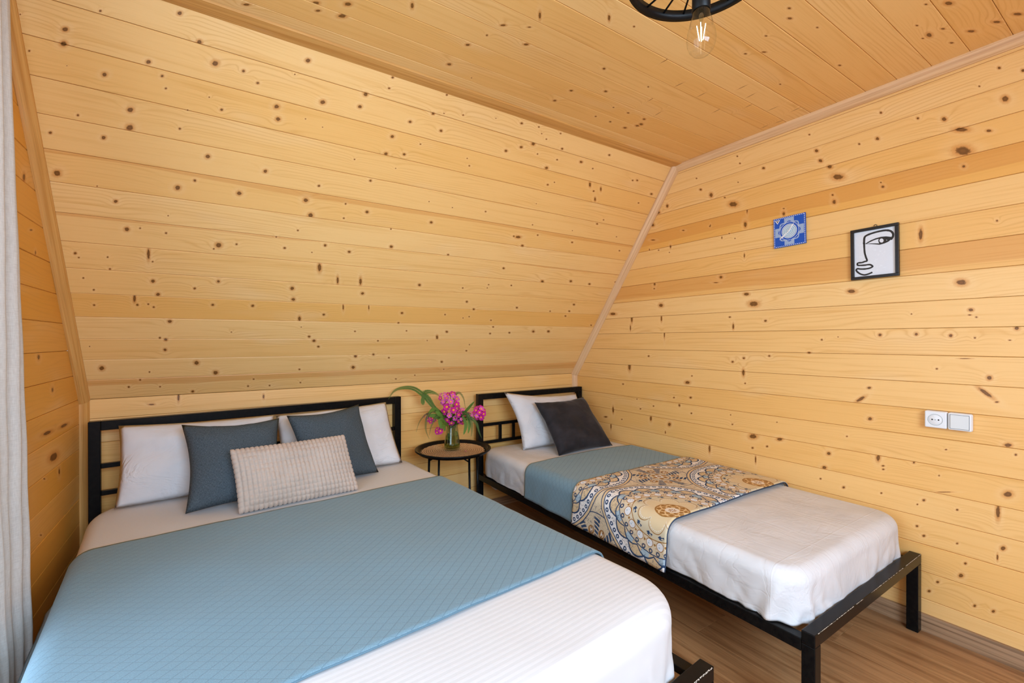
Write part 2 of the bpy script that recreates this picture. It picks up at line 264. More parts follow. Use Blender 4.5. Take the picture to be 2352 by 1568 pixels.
# ------------------------------------------------------------------ room measurements
W = 2.928; H = 2.2487; YC = -.947; ZK = .9086; XL = .031; YF = -4.30
PL = .11
sdir = Vector((0, YC, H-ZK)); SLEN = sdir.length; sdir.normalize()
def slope_y(z): return 0. if z <= ZK else (z-ZK)/(H-ZK)*YC
KN = {k: [tuple(float(a) for a in e.split(',')) for e in v.split(';')] for k, v in {"S": "0.066,1.479,2,1.2,0.84;0.159,1.472,8.2,5.2,0.82;0.151,1.431,9.1,5.8,0.83;0.071,1.387,3.1,1.9,0.86;0.246,1.549,3.6,2.3,0.78;0.443,1.61,7.2,4.7,0.7;0.493,1.545,8.1,5.5,0.69;0.354,1.443,7.3,5,0.76;0.537,1.494,10.7,7.6,0.68;0.239,1.372,7.7,5.2,0.82;0.388,1.411,4.9,3.4,0.76;0.396,1.375,3.5,2.5,0.77;0.296,1.28,9.2,6.6,0.84;0.16,1.228,3.9,2.7,0.89;0.29,1.221,11.2,8.1,0.86;0.556,1.349,5,3.7,0.7;0.43,1.252,4.3,3.2,0.79;0.086,1.155,5,3.4,0.94;0.218,1.171,7,5,0.9;0.519,1.381,2.4,1.8,0.71;0.455,1.321,2.4,1.8,0.76;0.151,1.371,1.3,0.9,0.85;0.512,1.172,8.4,6.6,0.78;0.085,1.022,11.2,7.8,1;0.47,1.072,5.2,4.2,0.86;0.416,1.034,9.7,7.8,0.91;0.616,1.049,8.9,7.6,0.78;0.184,0.996,2.4,1.8,0.99;0.23,0.948,6.9,5.2,1.01;0.382,0.917,2.3,1.9,1;0.253,0.842,8.6,6.6,1.08;0.293,0.852,3.3,2.6,1.07;0.372,0.843,4.1,3.3,1.06;0.546,0.813,11.5,10,1.05;0.61,0.825,4.4,3.9,1.01;0.529,0.794,3.6,3.1,1.08;0.096,0.724,5.3,3.9,1.15;0.104,0.707,3.3,2.5,1.16;0.187,0.718,3.4,2.6,1.16;0.189,0.667,4.2,3.2,1.19;0.323,0.713,3.5,2.8,1.17;0.312,0.746,24.6,4.6,1.5;0.824,1.59,8.6,6.1,0.53;0.621,1.495,5.6,4,0.64;0.666,1.469,5.1,3.7,0.62;0.784,1.532,2.6,1.9,0.55;0.888,1.464,9.8,7.3,0.49;1.043,1.535,8.8,6.5,0.41;1.028,1.485,8.1,6.1,0.41;1.137,1.624,5.3,3.7,0.38;1.13,1.582,4.6,3.3,0.37;0.731,1.406,9.2,7,0.59;0.738,1.363,8.7,6.7,0.59;0.833,1.388,2.4,1.9,0.52;0.897,1.373,2.1,1.7,0.48;1.241,1.48,7.4,5.4,0.29;1.386,1.478,7,5.1,0.22;1.334,1.537,6.8,4.8,0.27;1.177,1.403,8,6.2,0.3;1.306,1.401,3.4,2.6,0.23;1.163,1.327,8.1,6.4,0.29;1.243,1.342,6.7,5.2,0.24;1.036,1.275,3.1,2.5,0.36;0.704,1.156,7.6,6.3,0.66;0.907,1.135,5.2,4.5,0.45;1.116,1.198,5.7,4.7,0.27;1.217,1.274,2.5,2,0.23;1.376,1.624,4.2,2.9,0.28;1.382,1.551,3,2.1,0.25;0.861,1.063,9.7,8.5,0.51;0.886,0.999,10.7,9.6,0.48;1.025,1.075,4,3.5,0.3;1.124,1.053,7.6,6.6,0.18;1.026,1.007,4,3.6,0.26;1.443,1.05,7.8,6.4,-0.03;0.841,0.921,3.8,3.5,0.59;0.758,0.878,3,2.8,0.79;0.961,0.864,6.4,6.1,0.28;1.072,0.844,6.8,6.4,0.01;1.268,0.895,8.4,7.3,-0.09;1.581,0.887,5.4,4.4,-0.18;0.794,0.83,5.3,5,0.8;0.908,0.822,2.8,2.7,0.44;0.839,0.626,9.1,8.8,-1.51;0.848,0.566,8.5,8.1,-1.36;1.168,0.62,8.6,7.9,-0.51;1.462,0.692,8.7,7.3,-0.35;0.948,0.748,22,8.2,-1.47;1.038,0.686,20.7,5.2,-1.45;1.148,0.689,21.3,6.4,-1.42;1.249,0.986,3.6,3.1,0.02;0.679,0.521,6.6,6,1.52;1.084,0.533,16.8,3.6,-1.44;1.214,0.536,14.5,2.9,-1.41;1.407,1.152,2.8,2.3,0.06;1.535,1.143,3,2.3,0;1.376,1.625,4.2,2.9,0.28;1.776,1.608,7.2,4.7,0.14;1.876,1.616,4.8,3.1,0.12;2.014,1.618,5.1,3.2,0.1;1.472,1.567,4.5,3.1,0.22;1.876,1.534,10.9,7.2,0.09;1.814,1.504,8.5,5.7,0.1;1.737,1.469,8.3,5.7,0.1;2.056,1.551,7.1,4.5,0.07;2.207,1.515,10.2,6.3,0.03;2.002,1.44,10.6,6.9,0.04;2.049,1.493,5.4,3.4,0.05;2.378,1.59,8.1,4.7,0.03;2.628,1.496,6.9,3.9,-0.02;2.663,1.503,8.5,4.8,-0.02;2.83,1.449,10.9,5.9,-0.05;2.046,1.358,6.7,4.4,-0;2.084,1.379,4.3,2.8,-0;2.327,1.413,14.7,7.4,-0.96;2.372,1.383,7,4.3,-0.03;2.418,1.403,12.8,5.7,-0.97;2.407,1.34,12,6.4,-0.93;1.92,1.494,4.5,3,0.07;1.905,1.591,3.8,2.5,0.11;1.942,1.573,4.5,2.9,0.1;1.635,1.595,2.9,2,0.18;1.545,1.39,3.4,2.4,0.13;1.566,1.359,4.4,3.2,0.11;2.302,1.499,5.3,3.2,0.01;2.758,1.378,6.6,3.7,-0.06;2.017,1.246,3.1,2.1,-0.05;1.725,1.153,4.9,3.7,-0.04;1.945,1.043,6.2,4.4,-0.13;1.975,1.042,17.2,7.8,0.07;2.023,0.995,9.1,6.4,-0.16;2.101,1.071,6,4.1,-0.13;2.369,1.06,7.5,4.8,-0.15;2.041,1.126,4.5,3.1,-0.1;2.501,1.2,7.7,4.7,-0.11;2.335,1.132,3.6,2.3,-0.12;2.538,1.232,5.4,3.3,-0.1;2.705,1.142,5,3,-0.14;2.786,1.053,7.1,4.1,-0.17;1.58,0.887,5.4,4.4,-0.18;1.95,0.841,7.9,5.7,-0.24;2.262,0.778,12.1,8.1,-0.27;2.488,0.798,11.6,7.4,-0.25;2.658,0.79,10.6,6.5,-0.25;1.778,0.603,7.7,5.9,-0.38;2.145,0.578,8.4,5.8,-0.36;1.84,0.553,8.1,6.1,-0.41;2.602,0.624,10.8,6.7,-0.31;2.587,0.57,9.1,5.7,-0.33;2.421,0.563,6.8,4.4,-0.35;2.572,0.529,8.2,5.1,-0.35;2.853,0.458,8.2,4.8,-0.35;2.014,0.376,7.6,5.4,-0.47;2.16,0.384,8,5.5,-0.45;2.351,0.396,12.1,8,-0.42;2.481,0.398,12.7,8.1,-0.4;1.705,0.387,8,6.2,-0.53;1.725,0.692,4.9,3.8,-0.33;1.884,0.704,3.9,2.9,-0.32;1.886,0.726,4.6,3.4,-0.3;2.044,0.733,5.6,4,-0.29;2.886,0.823,7.7,4.4,-0.24;1.663,0.508,5,4,-0.46;1.825,0.499,4.7,3.6,-0.44;1.787,0.488,4,3.1,-0.45;1.987,0.477,5.8,4.2,-0.43;2.02,0.428,6.8,4.8,-0.45;0.319,0.623,8,6.5,1.24;0.332,0.561,8.3,6.7,1.29;0.545,0.64,6.9,6,1.27;0.459,0.599,5.3,4.5,1.29;0.107,0.62,3.5,2.6,1.21;0.132,0.569,3.9,2.9,1.24;0.126,0.498,4.4,3.3,1.28;0.254,0.537,17.9,4.7,1.49;0.261,0.506,5.3,4.1,1.31;0.297,0.511,3.8,3,1.31;0.314,0.497,4.6,3.7,1.33;0.366,0.426,8.8,7.1,1.4;0.327,0.338,5,3.9,1.43;0.347,0.328,7.5,5.9,1.45;0.342,0.272,7.7,6,1.47;0.118,0.175,11.8,8.4,1.42;0.457,0.193,11.9,9.4,-1.57;0.533,0.129,12.4,9.9,-1.49;0.243,0.102,4.9,3.6,1.5;0.2,0.063,5.4,3.9,1.5;0.313,0.056,4.2,3.1,1.55;0.438,0.016,7.9,5.9,-1.52;0.697,0.078,4.6,3.7,-1.36;0.673,0.033,5.2,4.1,-1.37;0.772,0.03,4.3,3.4,-1.3;0.524,0.519,6.4,5.5,1.4;0.68,0.522,5.8,5.3,1.52;0.596,0.372,3,2.6,-1.56;0.091,0.293,2.4,1.7,1.37;0.279,0.146,4,3,1.5;0.938,0.347,6.8,6.1,-1.13;0.964,0.321,9,7.9,-1.1;0.989,0.282,6.7,5.8,-1.08;1.164,0.383,4.7,4.1,-0.82;0.896,0.406,2.8,2.5,-1.19;1.299,0.32,5.1,4.3,-0.76;1.29,0.223,7.7,6.3,-0.82;1.385,0.197,5.6,4.5,-0.78;1.189,0.134,11.8,9.7,-0.94;1.191,0.213,9.1,7.6,-0.9;1.401,0.509,7.8,6.6,-0.54;1.653,0.345,15.6,7,-1.26;1.394,0.443,5.7,4.8,-0.6;0.884,0.455,14.3,6.7,-1.48;0.995,0.484,6.6,6.1,-0.97;1.452,0.39,4.8,3.9,-0.62;1.707,0.386,8.7,6.7,-0.53;1.733,0.155,8.7,6.5,-0.65;1.883,0.24,6.7,4.9,-0.56;1.576,0.055,4.9,3.7,-0.75;1.458,0.033,5.4,4.2,-0.82;1.763,0.094,4.5,3.3,-0.67;0.909,0.132,5.3,4.4,-1.18;0.772,0.03,4.8,3.9,-1.3;0.921,0.04,4.5,3.6,-1.18;1.595,0.321,3.9,3.1,-0.61;1.891,0.288,4.4,3.2,-0.54", "C": "1.822,1.239,7.4,6.3,0.17;1.813,1.137,7.7,6.9,0.12;1.951,1.316,8,6.5,-0.16;2.174,1.241,6.8,5.1,-0.25;2.285,1.242,9.2,6.5,-0.33;2.314,1.199,11.7,8.4,-0.33;2.31,1.177,11,8.2,-0.22;2.274,1.129,10.4,8.1,-0.05;2.165,1.133,7,5.2,-0.47;2.068,1.133,5.6,4.3,-0.52;2.078,1.239,4.5,3.5,-0.29;2.078,1.44,5.3,3.3,-0.49;1.417,1.087,3.3,2.3,-1.16;2.1,1.994,6.9,3.8,0.05;2.15,1.972,9,4.6,0.29;2.277,2.002,5.3,2.8,0.06;2.171,1.883,5.6,3.2,0.12;2.589,1.951,7.5,3.8,0.15;2.747,2.288,15.2,5.5,0.38;2.504,2.284,16.7,6.9,0.27;2.756,2.348,15.5,5.2,0.4;2.648,2.238,8.9,3.6,0.3;2.774,2.232,8.3,3.4,0.29;2.449,2.243,6.7,2.9,0.22;2.551,2.194,6,2.7,0.13;2.655,2.183,5.9,2.6,0.21;2.762,2.395,16.6,5.8,0.37;2.65,2.201,17.3,6.7,-0.03;2.257,1.832,8.6,4,0.4;2.208,1.788,6.3,3.7,0.15;2.529,1.757,5.8,3.1,-0.13;1.308,1.262,8.2,6.2,0.71;1.301,1.12,9,7.6,0.96;1.439,1.526,16.8,4,-0.93;1.362,1.419,9.1,5,0.59;1.485,1.38,9.7,5.6,0.56;1.442,1.46,6.3,3,0.57;1.828,1.43,7.1,5.4,-0.47;1.64,1.643,14.6,4,-0.76;1.742,1.66,4.5,3.2,-0.38;1.341,1.345,4.4,3.6,-1.16;1.988,1.598,19,1.6,1.49;2.173,1.524,19,1.6,1.45;2.323,1.528,19,1.6,1.54;2.416,1.658,19,1.6,1.56;2.511,1.642,19,1.6,1.68;2.708,1.638,19,1.6,1.56;2.589,1.59,19,1.6,1.66;2.863,1.591,19,1.6,1.47;2.169,1.383,19,1.6,1.58;2.298,1.315,19,1.6,1.67;2.507,1.482,19,1.6,1.63;2.855,1.523,19,1.6,1.68;2.807,1.693,19,1.6,1.69;0.622,1.05,11.5,4.7,0.71;0.807,1.178,11.6,6.5,0.81;0.819,1.146,8.7,4.9,0.8;0.894,1.229,11.7,7.4,0.87;0.891,1.164,14.3,8.1,0.78;1.069,1.335,13.3,5,-1.25", "K": "0.381,0.895,18.1,4.4,-1.57;0.745,0.874,11.8,4.3,-1.56;0.278,0.869,10.4,3.5,-0.09", "R": "1.338,2.179,5.3,3.4,-0.61;1.353,2.135,5.2,3.4,-0.6;1.48,2.068,8.4,5.7,-0.63;1.728,2.071,9.1,6.2,-0.76;1.745,2.018,9.8,6.9,-0.75;1.783,1.977,10.8,7,-0.59;1.816,1.92,22.8,12,-0.42;1.315,1.922,24.6,13.7,-0.37;1.697,2.16,4.7,3.1,-0.76;1.976,2.147,5.6,3.7,-0.9;1.964,2.04,7.9,5.4,-0.89;1.898,2.041,4.9,3.4,-0.85;1.115,2.059,9.1,5.8,-0.49;1.182,2.009,13.6,9.9,-1.19;1.265,1.972,5.3,3.6,-0.51;1.087,2.134,5.3,3.3,-0.51;1.383,1.795,14.2,8,-1.46;1.393,1.87,15,3.5,-1.56;1.58,1.807,9.5,6.1,-1.4;1.58,1.833,4.6,2.7,-0.37;1.801,1.809,9.7,6.5,-1.34;1.795,1.843,5,3.8,-0.74;1.983,1.827,5.9,4.5,-0.88;1.976,1.847,3.4,2.5,-0.88;1.343,2.035,4,2.7,-0.56;1.174,1.83,4.9,3.4,-0.41;0.88,2.022,11,8.4,-1.12;0.81,1.997,14.7,9.1,-0.39;0.764,1.926,14.9,9.2,-0.35;0.812,1.753,5.4,3.4,-0.29;0.903,1.76,10.3,5.5,-1.5;0.738,1.769,5.9,3.6,-1.47;1.242,1.528,10,7.4,-0.27;1.212,1.5,13.8,2.5,-0.11;0.78,1.537,8.8,7.1,-1.37;0.778,1.508,6,3.9,-0.17;1.389,1.419,14.7,7.9,-0.12;1.378,1.628,11.2,3.3,-1.56;1.291,1.765,3.6,2.6,-0.43;1.248,1.75,5.9,3.5,-1.46;1.325,1.731,3.5,2.6,-0.42;0.895,1.725,4,2.6,-0.29;0.997,1.843,8.6,3.5,-0.25;0.768,1.827,15.8,3.8,-0.2;1.178,1.834,6,2.8,-1.51;0.831,1.395,15.9,10.7,-0.12;1.428,1.364,24.8,13.7,-0.1;0.41,1.361,27.3,9.3,-0.06;0.587,1.32,25.5,8.3,-1.57;0.834,1.31,17.8,5.8,-1.57;0.575,1.257,19.2,5,-1.57;1.315,1.246,15.4,5.3,-1.57;1.295,1.299,6.5,4.1,-0.07;1.49,1.271,6.6,5.5,-0.12;0.857,1.209,23.6,4.3,1.57;0.732,1.066,7.6,5,0.05;1.311,1.051,7,5.5,0.1;1.375,1.073,6.7,5.3,0.09;1.509,1.089,5.6,4.7,0.1;1.696,1.11,7.3,4.5,0.03;0.566,0.988,25.7,11.7,1.56;1.025,0.914,16.8,9,0.11;1.372,0.994,18.1,7.2,1.56;1.382,0.937,4.6,3.7,0.22;1.056,0.956,5.1,3.6,0.14;1.047,0.825,8.3,5.9,0.21;0.928,0.812,6.2,4.2,0.2;0.507,0.863,7.8,4.8,0.13;0.632,0.771,4.9,3.1,0.18;0.771,0.74,6,3.9,0.21;0.969,0.768,8.1,5.3,1.48;1.052,0.729,4.5,3.1,0.27;0.662,0.708,6.4,4,0.21;0.749,0.655,15.9,7.5,1.53;0.413,0.666,20.1,7.2,1.55;1.3,0.755,3.3,2.5,0.32;1.869,1.39,15.1,8.8,-0.14;2.226,1.391,13.9,11.1,-0.32;2.252,1.284,7,5.9,-0.22;2.249,1.265,4.3,2.2,-0.07;2.267,1.256,3.2,2.9,-0.34;1.973,1.192,6.3,6.2,-1.2;2.093,1.194,5.6,5.2,-1.48;2.196,1.187,6,5.3,-1.53;2.369,1.212,6.4,6.1,-1.24;2.263,1.178,3,2.6,-1.55;2.352,1.169,3.4,2.1,-0;1.75,1.172,4.1,3.8,-0.02;1.817,1.185,2.4,2.2,-0.07;1.696,1.111,6,3.8,0.04;2.301,1.03,7.8,6.5,1.41;2.156,1.056,3.5,3.1,0.24;2.291,0.974,25.5,5.9,-0.75;2.32,0.943,5,2.9,0.17;1.935,0.961,7.2,5.1,0.18;1.903,0.908,20.3,6.3,0.7;1.938,0.826,8.1,6.6,0.49;2.236,1.099,16.2,1.5,0.03;2.078,1.277,2.7,2.5,-1.23;0.895,0.639,12.4,10.5,0.99;0.967,0.769,8.1,5.3,1.48;0.75,0.656,15.9,7.5,1.53;0.411,0.671,20.1,7.3,1.55;0.337,0.608,15.3,5.4,0.16;0.495,0.613,6.2,3.7,0.23;1.31,0.704,5,3.7,0.36;1.425,0.658,20.3,12.5,0.29;1.422,0.596,6.2,4.6,0.47;1.498,0.619,5.9,4.5,0.5;1.299,0.755,3.3,2.5,0.32;1.547,0.752,3.3,2.6,0.44;1.56,0.667,13.8,7.4,0.26;1.438,0.537,17.7,3.9,1.56;1.171,0.542,21.5,5.9,1.55;0.864,0.584,8.3,4.2,1.51;0.39,0.547,20.2,5.5,1.56;1.052,0.731,5.8,4,0.27;2.348,0.79,9.1,6.8,0.46;2.348,0.613,12.3,9.2,0.86;2.323,0.541,25.3,5.4,1.56;1.967,0.662,14.6,6.9,1.51;1.984,0.631,5,3.2,0.4;1.985,0.616,4.4,3.2,0.54;1.779,0.641,8.8,7,0.69;1.761,0.571,9.6,7,0.53;1.745,0.514,4.6,3.5,0.7;1.839,0.499,6.1,4.6,0.78;1.978,0.512,4,3,0.88;2.097,0.5,3.3,2.5,0.97;2.117,0.523,5.6,4.1,0.84;2.163,0.634,3.1,2.4,1.04;2.183,0.741,3.5,2.2,0.34;2.367,0.76,3.9,3,1.24;1.852,0.734,3.7,3.1,0.73;2.086,0.668,4.4,3.5,1.01;2.215,0.515,4.1,3,1.06;2.336,0.413,8.7,5.8,1.15;2.096,0.411,5.3,3.8,0.97;2.117,0.379,5.8,4,0.86;2.215,0.385,4.2,2.9,1.04;2.322,0.375,10.9,2.5,1.55;2.178,0.573,20.8,1.5,0.28;2.226,0.266,8.7,5.7,1.04;2.133,0.163,6.5,4.1,0.99;2.159,0.211,5.8,3.7,1;2.263,0.168,6,3.7,1.05;2.312,0.172,6.3,3.9,1.08;2.238,0.318,5.4,3.6,1.05;2.177,2.036,9.3,6.2,-1.01;2.34,2.042,12.2,7.8,-1.1;2.23,1.893,24.7,15.3,-0.59;2.225,1.976,20.9,7.8,-0.44;2.098,2.072,5.5,3.7,-0.97;2.299,1.943,7.9,4.2,-0.53;2.232,1.833,5.8,4.1,-1.06;2.325,2.162,5.8,3.6,-1.08;2.383,2.123,6.5,4,-1.11;2.274,2.119,3.5,2.2,-1.06;2.107,1.598,22.6,6,-1.56;2.32,1.606,3.5,2.7,-1.19", "L": "0.585,1.467,6.8,5.7,-0.88;0.555,1.116,12.7,8.5,0.05;0.406,0.991,11.2,8,0.17;0.688,1.689,13.3,9.7,-0.98;0.626,1.535,12,2.5,-0.21;0.467,0.842,49.9,6.5,0.04;0.259,0.836,50,6.7,0.02;0.5,0.686,10.4,2.6,0.27;0.323,0.668,12,9.2,1.18;0.538,0.502,10.3,2.5,0.37;0.392,0.74,50,15.5,0.08"}.items()}
DARK = simple('dark_gap', (.035, .02, .008), .9)
PLANK_N = [0]
def planks(parent, o, a, t, ts, x0f, x1f, knots, tones=None, hearts=None, thick=.012, nm='plank', rough=.42, tone_base=.3):
    """boards between the seams ts (across), each from x0f(t) to x1f(t) (along); n = a x t faces the room"""
    n = a.cross(t); M = Matrix((a, t, n)).transposed().to_4x4()
    for i in range(len(ts)-1):
        t0, t1 = ts[i], ts[i+1]; tc = (t0+t1)/2
        if t1 - t0 < .006: continue
        g = .0006; c = .0024
        cs = [(t0+g, -thick), (t0+g, -.0016), (t0+c, 0), (t1-c, 0), (t1-g, -.0016), (t1-g, -thick)]
        vs = []
        for f in (x0f, x1f):
            for (tt, d) in cs: vs.append((f(tt), tt-tc, d))
        fs = [tuple(range(6)), tuple(range(11, 5, -1))] + [(j, j+6, (j+1) % 6+6, (j+1) % 6) for j in range(6)]
        PLANK_N[0] += 1; k = PLANK_N[0]
        ks = []
        for (ka, kt, rx, ry, ang) in knots:
            if t0-ry*.0008 <= kt <= t1+ry*.0008: ks.append((ka, kt-tc, rx/1000, ry/1000, ang))
        rr = random.Random(k*13+5)
        m = pine_mat('pine_board', ks, k*1.37, min(1, max(0, tone_base + rr.uniform(-.22, .26) + (tones or {}).get(i, 0))), (hearts or {}).get(i, 9.), rough)
        p = ob(nm, pymesh(nm, vs, fs), m, parent)
        p.matrix_world = Matrix.Translation(o + t*tc + n*rr.uniform(-.0006, .0004)) @ M
def structure(name, me, mat): return tag(ob(name, me, mat), kind='structure')
def quad_panel(name, pts, nrm, thick, mat):
    """flat panel: polygon pts pushed back by thick along -nrm"""
    n = len(pts); vs = [Vector(p) for p in pts] + [Vector(p) - nrm*thick for p in pts]
    fs = [tuple(range(n)), tuple(range(2*n-1, n-1, -1))] + [(i, n+i, n+(i+1) % n, (i+1) % n) for i in range(n)]
    return structure(name, pymesh(name, vs, fs), mat)
X_, Y_, Z_ = Vector((1, 0, 0)), Vector((0, 1, 0)), Vector((0, 0, 1))

# back wall: a low upright part and the roof slope above it, both boarded
nS = X_.cross(sdir)
bk = .0125
back = structure('wall_back', pymesh('wall_back', [
    (XL, bk, -.02), (W, bk, -.02), (W, bk, ZK), (XL, bk, ZK),
    (XL, YC+bk*.8, H+bk*.6), (W, YC+bk*.8, H+bk*.6),
    (XL, .06, -.02), (W, .06, -.02), (W, .06, ZK), (XL, .06, ZK), (XL, YC+.06, H+.05), (W, YC+.06, H+.05)],
    [(0, 1, 2, 3), (3, 2, 5, 4), (6, 7, 8, 9), (9, 8, 11, 10), (0, 1, 7, 6), (0, 3, 9, 6), (3, 4, 10, 9), (1, 2, 8, 7), (2, 5, 11, 8), (4, 5, 11, 10)]), DARK)
planks(back, Vector((0, 0, ZK)), X_, sdir, [min(i*PL, SLEN) for i in range(16)], lambda t: XL, lambda t: W, KN['S'],
       tones={4: .1, 8: -.2}, hearts={0: .012, 9: .045, 7: .05})
kz = [ZK, ZK-.088] + [ZK-.088-.109*i for i in range(1, 8)] + [0.]
planks(back, Vector((0, 0, 0)), X_, Z_, sorted(set(kz)), lambda t: XL, lambda t: W, KN['K'])

# right gable wall
gab = [(W+.0125, 0, -.02), (W+.0125, 0, ZK), (W+.0125, YC, H), (W+.0125, YF-YC, H), (W+.0125, YF, ZK), (W+.0125, YF, -.02)]
right = quad_panel('wall_right', gab, -X_, .05, DARK)
zs = sorted([2.2006-.1092*k for k in range(0, 21)] + [0., H])
hearts_r = {}
planks(right, Vector((W, 0, 0)), -Y_, Z_, zs, lambda t: -slope_y(t), lambda t: -YF + slope_y(t), KN['R'],
       tones={17: .45, 14: .4, 13: -.15, 8: .25, 4: .2}, hearts={17: -.022, 14: -.03}, tone_base=.25)

# ceiling
ceil = structure('ceiling', box_mesh('ceiling', XL, W, YF-YC, YC, H+.0125, H+.05), DARK)
cs_ = sorted([1.4971+.1083*k for k in range(-5, 18) if 1.4971+.1083*k < -(YF-YC)] + [-YC, -(YF-YC)])
planks(ceil, Vector((0, 0, H)), X_, -Y_, cs_, lambda t: XL, lambda t: W, KN['C'], tone_base=.24)

# left gable wall with the big window behind the curtain
WY0, WY1, WZ0, WZ1 = -1.02, -2.66, .10, 2.02
left = quad_panel('wall_left', [(XL-.0125, 0, -.02), (XL-.0125, 0, ZK), (XL-.0125, slope_y(WZ1), WZ1), (XL-.0125, WY0, WZ1), (XL-.0125, WY0, -.02)], X_, .05, DARK)
planks(left, Vector((XL, 0, 0)), Y_, Z_, sorted([0.] + [1.567-.109*k for k in range(-6, 15)]), lambda t: WY0 if t < WZ1 else slope_y(t)-.28, lambda t: slope_y(t),
       [(-a, t, rx, ry, -g) for (a, t, rx, ry, g) in KN['L']], tone_base=1.0, tones={6: .2})
PINE_PLAIN = pine_mat('pine_plain', (), 3.3, .35)
structure('wall_left_upper', pymesh('wall_left_upper', [(XL-.0125, WY0, WZ1), (XL-.0125, slope_y(WZ1), WZ1), (XL-.0125, YC, H), (XL-.0125, YF-YC, H), (XL-.0125, YF-slope_y(WZ1), WZ1), (XL-.0125, WY1, WZ1),
    (XL-.06, WY0, WZ1), (XL-.06, slope_y(WZ1), WZ1), (XL-.06, YC, H), (XL-.06, YF-YC, H), (XL-.06, YF-slope_y(WZ1), WZ1), (XL-.06, WY1, WZ1)],
    [(0, 1, 2, 3, 4, 5), (6, 7, 8, 9, 10, 11)] + [(i, 6+i, 6+(i+1) % 6, (i+1) % 6) for i in range(6)]), PINE_PLAIN)
structure('wall_left_front', pymesh('wall_left_front', [(XL-.0125, WY1, -.02), (XL-.0125, WY1, WZ1), (XL-.0125, YF-slope_y(WZ1), WZ1), (XL-.0125, YF, ZK), (XL-.0125, YF, -.02),
    (XL-.06, WY1, -.02), (XL-.06, WY1, WZ1), (XL-.06, YF-slope_y(WZ1), WZ1), (XL-.06, YF, ZK), (XL-.06, YF, -.02)],
    [(0, 1, 2, 3, 4), (5, 6, 7, 8, 9)] + [(i, 5+i, 5+(i+1) % 5, (i+1) % 5) for i in range(5)]), PINE_PLAIN)
structure('wall_left_sill', box_mesh('wall_left_sill', XL-.06, XL-.0125, WY1, WY0, -.02, WZ0), PINE_PLAIN)
WHITE_PVC = simple('white_pvc', lin(235, 236, 238), .35)
win = tag(empty('window_1', (XL-.04, (WY0+WY1)/2, WZ0)), kind='structure')
def thin_glass(name, tint, gloss=.10, rough=0.):
    m = bpy.data.materials.new(name); m.use_nodes = True; nt = m.node_tree; nt.nodes.clear()
    o = nt.nodes.new('ShaderNodeOutputMaterial'); t = nt.nodes.new('ShaderNodeBsdfTransparent'); g = nt.nodes.new('ShaderNodeBsdfGlossy')
    t.inputs[0].default_value = (*tint, 1); g.inputs['Roughness'].default_value = rough
    lw = nt.nodes.new('ShaderNodeLayerWeight'); lw.inputs[0].default_value = .35
    f = V(nt, lw.outputs['Facing']).pow(2.5)*.75 + gloss*.5
    mx = nt.nodes.new('ShaderNodeMixShader'); nt.links.new(f.k, mx.inputs[0]); nt.links.new(t.outputs[0], mx.inputs[1]); nt.links.new(g.outputs[0], mx.inputs[2])
    nt.links.new(mx.outputs[0], o.inputs[0]); return m
PANE = thin_glass('window_glass', (.97, .98, .98), .06)
wl, wh = (WY0-WY1)/2, WZ1-WZ0
for (nm, a) in (('window_frame', (-wl, -wl+.06, 0, wh)), ('window_frame', (wl-.06, wl, 0, wh)), ('window_frame', (-wl+.06, wl-.06, 0, .06)), ('window_frame', (-wl+.06, wl-.06, wh-.06, wh)), ('window_mullion', (-.03, .03, .06, wh-.06))):
    box(nm, -.03, .03, a[0], a[1], a[2], a[3], WHITE_PVC, win, .004)
box('window_pane', -.004, .004, -wl+.06, -.03, .06, wh-.06, PANE, win); box('window_pane', -.004, .004, .03, wl-.06, .06, wh-.06, PANE, win)

# front side of the room (behind the camera): mirrored slope with an added roof window for fill, and a low upright
fdir = Vector((0, -YC, H-ZK)).normalized(); nF = Vector((0, fdir.z, -fdir.y))
def fp(x, s): return Vector((x, YF, ZK)) + fdir*s
SX0, SX1, SS0, SS1 = .22, 1.74, .28, 1.33
for nm, (xa, xb, sa, sb) in (('wall_front', (XL, W, 0, SS0)), ('wall_front_top', (XL, W, SS1, SLEN)), ('wall_front_left', (XL, SX0, SS0, SS1)), ('wall_front_right', (SX1, W, SS0, SS1))):
    quad_panel(nm, [fp(xa, sa), fp(xb, sa), fp(xb, sb), fp(xa, sb)], nF, .05, PINE_PLAIN)
added_win = tag(empty('added_roof_window'), kind='structure'); added_win.matrix_world = Matrix.Translation(fp(SX0, SS0)-nF*.03) @ Matrix((X_, fdir, X_.cross(fdir))).transposed().to_4x4()  # unseen roof window, added so the fill lamp reaches the back slope
sw_, sh_ = SX1-SX0, SS1-SS0
for a in ((0, sw_, 0, .05), (0, sw_, sh_-.05, sh_), (0, .05, .05, sh_-.05), (sw_-.05, sw_, .05, sh_-.05)):
    box('window_frame', a[0], a[1], a[2], a[3], -.025, .025, WHITE_PVC, added_win, .004)
box('window_pane', .05, sw_-.05, .05, sh_-.05, -.004, .004, PANE, added_win)
structure('wall_front_low', box_mesh('wall_front_low', XL, W, YF-.06, YF, -.02, ZK), PINE_PLAIN)

